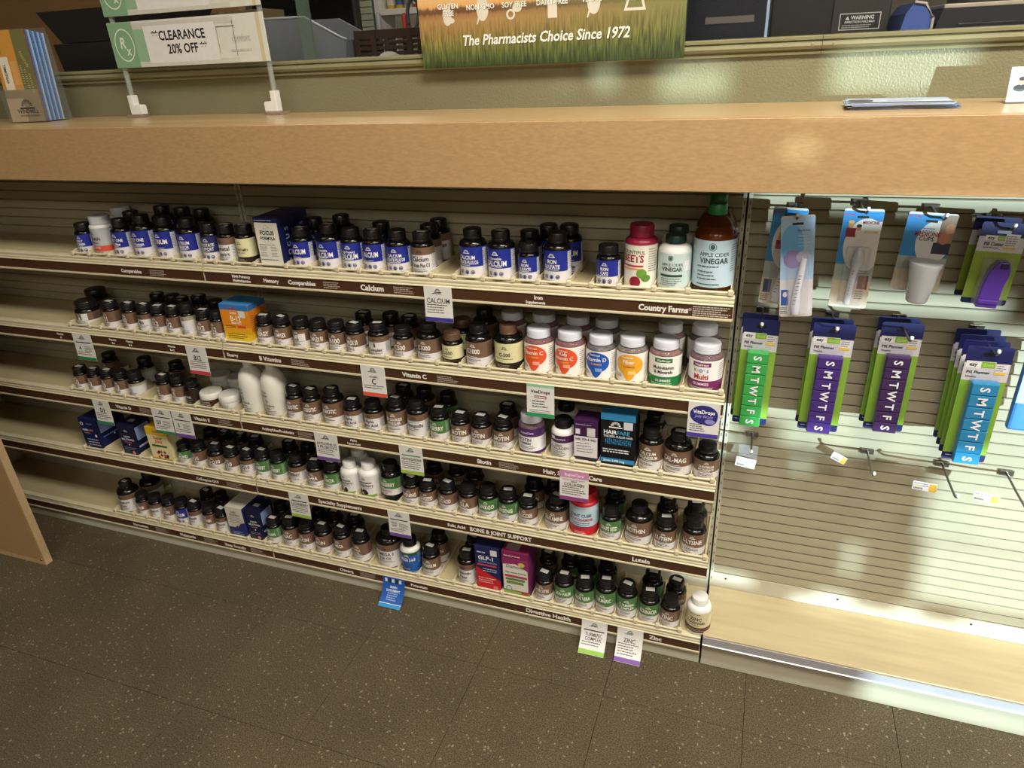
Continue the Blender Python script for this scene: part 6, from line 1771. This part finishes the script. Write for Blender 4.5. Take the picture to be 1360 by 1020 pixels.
for k, (c1, c2) in enumerate((('c9b02c', 'd8d4c0'), ('c2a82a', '3a5a8a'), ('b8b4a8', '8a8a84'), ('a83a2c', 'd8d0c4'), ('8c7a5a', 'c8c0a8'), ('b8a890', '6a3a30'), ('9a9a92', 'b04a3a'))):
    b_ = thing('stock_bottle', f'small stock bottle on the white rack, {ORD[k]} from left', 'bottle', (-1.535 + k * 0.040, 1.70, 1.5272), 'stock bottles on the white rack')
    MB().lathe([(0, 0), (0.016, 0), (0.017, 0.002), (0.017, 0.058), (0.012, 0.066), (0, 0.066)], 20).build('body', ink(c1), b_, 40)
    MB().lathe([(0, 0), (0.0125, 0), (0.0125, 0.014), (0, 0.015)], 20).build('cap', M_WHITEP, b_, 40, (0, 0, 0.0662))
    MB().lathe([(0.0173, 0.015), (0.0174, 0.016), (0.0174, 0.045), (0.0173, 0.046)], 20).build('label', ink(c2), b_, 40)
t = thing('office_chair', 'navy office chair with padded back far behind the window', 'chair', (-1.18, 1.52, 0))
MB().box(-0.12, 0.15, -0.03, 0.03, 1.06, 1.435, b=0.025).build('backrest', mat('navy_fabric', '1c2436', 0.8), t, 40)
MB().box(-0.2, 0.2, -0.33, 0.0, 0.72, 0.79, b=0.025).build('seat', mat('navy_fabric', '1c2436', 0.8), t, 40)
MB().tube([(0, -0.14, 0.05), (0, -0.14, 0.72)], 0.025, 12).build('gas_column', M_TRAY, t, 60)
MB().tube([(0, -0.05, 0.74), (0, 0.05, 0.8), (0, 0.03, 1.1)], 0.016, 8).build('back_strut', M_TRAY, t, 60)
for k in range(5):
    a = 2 * math.pi * k / 5
    MB().tube([(0, -0.14, 0.07), (0.2 * math.cos(a), -0.14 + 0.2 * math.sin(a), 0.03)], [0.02, 0.03], 8).build('leg', M_TRAY, t, 60)
# brown basket with scissors and pens
M_BASK = mat('dark_brown_basket', '3a2a20', 0.5, var=0.1)
t = thing('desk_basket', 'dark brown slotted basket behind the window left of the poster', 'basket', (-0.855, 0.42, 1.302))
for y in (-0.05, 0.047):
    for z0, z1 in ((0, 0.052), (0.057, 0.064), (0.069, 0.076), (0.081, 0.088), (0.093, 0.112)):
        MB().box(-0.09, 0.16, y, y + 0.003, z0, z1, b=0.0004).build('slat', M_BASK, t)
    for x in (-0.09, -0.045, -0.01, 0.05, 0.10, 0.155):
        MB().box(x, x + 0.014, y - 0.0008, y + 0.0038, 0, 0.112).build('rib', M_BASK, t)
for x in (-0.09, 0.157): MB().box(x, x + 0.003, -0.047, 0.047, 0, 0.112).build('end_wall', M_BASK, t)
MB().box(-0.087, 0.157, -0.047, 0.047, 0, 0.003).build('basket_floor', M_BASK, t)
def scissors(x, y, tilt, col, col2, label):
    t = thing('scissors', label, 'scissors', (x, y, 1.306), 'scissors in the basket')
    t.rotation_euler = (0, tilt, 0)
    MB().prism([(-0.004, 0), (0.004, 0), (0.007, 0.09), (-0.007, 0.09)], -0.001, 0.001, axis='Y').build('blade', M_STEEL, t)
    for s, c in ((-1, col), (1, col2)):
        pts = [(0, 0, 0.085)] + [(s * 0.016 + 0.015 * math.cos(a) * s * -1, 0.002 * s, 0.137 + 0.032 * math.sin(a)) for a in [(-0.9 + k * 0.48) for k in range(14)]]
        MB().tube(pts, 0.0046, 8).build('handle', ink(c), t, 60)
    return t
scissors(-0.80, 0.415, 0.10, '5a6068', 'b06a3a', 'large scissors with grey and orange handles in the basket')
scissors(-0.755, 0.435, -0.05, '7a7c80', '6a6e74', 'grey handled scissors in the basket beside the poster')
for x, h_, c, l in ((-0.895, 0.145, '8f9496', 'silver pen standing in the basket'), (-0.825, 0.140, 'b3302a', 'red marker standing in the basket')):
    t = thing('pen', l, 'pen', (x, 0.41, 1.306), 'pens in the basket')
    MB().lathe([(0, 0), (0.005, 0.004), (0.0055, 0.01), (0.0055, h_ * 0.62), (0, h_ * 0.62)], 14).build('barrel', ink('3a3a3c'), t, 40)
    MB().lathe([(0, 0), (0.0065, 0), (0.0065, h_ * 0.34), (0.003, h_ * 0.38), (0, h_ * 0.38)], 14).build('cap', ink(c), t, 40, (0, 0, h_ * 0.625))
t = thing('tape_roll', 'white tape roll standing before the basket behind the window', 'tape', (-0.842, 0.345, 1.334))
t.rotation_euler = (math.pi / 2, 0, 0)
V_ = MB(); n_ = 28
for k in range(n_):
    a, b = 2 * math.pi * k / n_, 2 * math.pi * (k + 1) / n_
    V_.add([(r * math.cos(q), r * math.sin(q), z) for q in (a, b) for r in (0.022, 0.032) for z in (-0.008, 0.008)], [(0, 2, 6, 4), (1, 5, 7, 3), (0, 4, 5, 1), (2, 3, 7, 6)])
V_.build('roll', ink('c9c7bf'), t, 40)
# right-hand side: ribbed file holder, black cabinet with warning label, printer
M_FILE = mat('smoke_ribbed_plastic', '2c2f38', 0.25, var=0.1)
t = thing('file_holder', 'dark ribbed plastic file holder right of the poster', 'file holder', (-0.085, 0.46, 1.302))
MB().box(-0.085, 0.085, 0.0, 0.10, 0, 0.24, b=0.002).build('holder_body', M_FILE, t)
rb = MB().box(0, 0.0022, -0.0016, 0.0002, 0.002, 0.238).mesh('rib', M_FILE)
for k in range(38): link('rib', rb, t, (-0.084 + k * 0.0044, 0, 0))
MB().box(-0.045, 0.055, -0.0026, -0.0018, 0.085, 0.098).build('label_slip', ink('6a665e'), t)
M_BLK = mat('charcoal_enamel', '2a2a28', 0.35, var=0.08)
t = thing('black_cabinet', 'charcoal dispensing cabinet with warning label behind the window', 'cabinet', (0.115, 0.60, 1.302))
MB().box(-0.115, 0.13, 0, 0.28, 0, 0.40, b=0.004).build('cabinet_body', M_BLK, t)
MB().box(0.015, 0.128, -0.004, -0.0002, 0.01, 0.39, b=0.001).build('door', mat('charcoal_door', '33332f', 0.4), t)
p = Print()
p.rect(0.030, 0.050, 0.112, 0.083, 'b9b9b2'); p.step(); p.rect(0.032, 0.052, 0.110, 0.081, '26262a'); p.step()
p.raw([(0.042, 0.070), (0.050, 0.070), (0.046, 0.0775)], [(0, 1, 2)], 'd8d8d2'); p.text(0.076, 0.0705, 'WARNING', 0.0075, 'd8d8d2', True, maxw=0.046); p.text(0.071, 0.0635, 'INFECTION HAZARD', 0.0046, 'd0d0ca', True, maxw=0.066); p.fine(0.036, 0.060, 0.108, 2, 0.004, 0.0018, 'a8a8a2')
p.build('warning_label', t, (0, -0.0042, 0.010))
t = thing('label_printer', 'black and cream desktop printer behind the window at right', 'printer', (0.482, 0.52, 1.302))
MB().prism([(-0.165, 0.0), (0.20, 0.0), (0.20, 0.080), (0.185, 0.090), (-0.150, 0.090), (-0.158, 0.060)], 0, 0.28, axis='Y').build('printer_body', mat('printer_black', '2c2e33', 0.35), t)
MB().box(-0.150, 0.20, -0.002, 0.27, 0.0902, 0.0985, b=0.002).build('cream_rim', mat('printer_cream', 'b4ab98', 0.4), t)
MB().box(-0.105, 0.17, 0.02, 0.25, 0.0988, 0.16, b=0.006).build('paper_lid', mat('printer_grey', '45443f', 0.4), t)
MB().box(-0.12, 0.19, -0.0022, -0.0002, 0.020, 0.062, b=0.0006).build('front_tray', mat('printer_tray', '24262b', 0.3), t)
t = thing('blue_file_bin', 'blue plastic bin between the black cabinet and the printer', 'bin', (0.2825, 0.50, 1.302))
MB().prism([(-0.036, 0), (0.024, 0), (0.028, 0.075), (0.012, 0.100), (-0.008, 0.104), (-0.020, 0.085)], 0, 0.24, axis='Y').build('bin_body', mat('blue_bin_plastic', '4a62a8', 0.35), t)
MB().tube([(0.028, -0.002, 0.0), (0.030, -0.002, 0.075), (0.014, -0.002, 0.101), (-0.008, -0.002, 0.105)], 0.003, 8).build('rim', mat('pale_bin_edge', 'b4b0a4', 0.4), t, 60)

# the measuring glyph is no part of the scene
bpy.data.objects.remove(_gob)
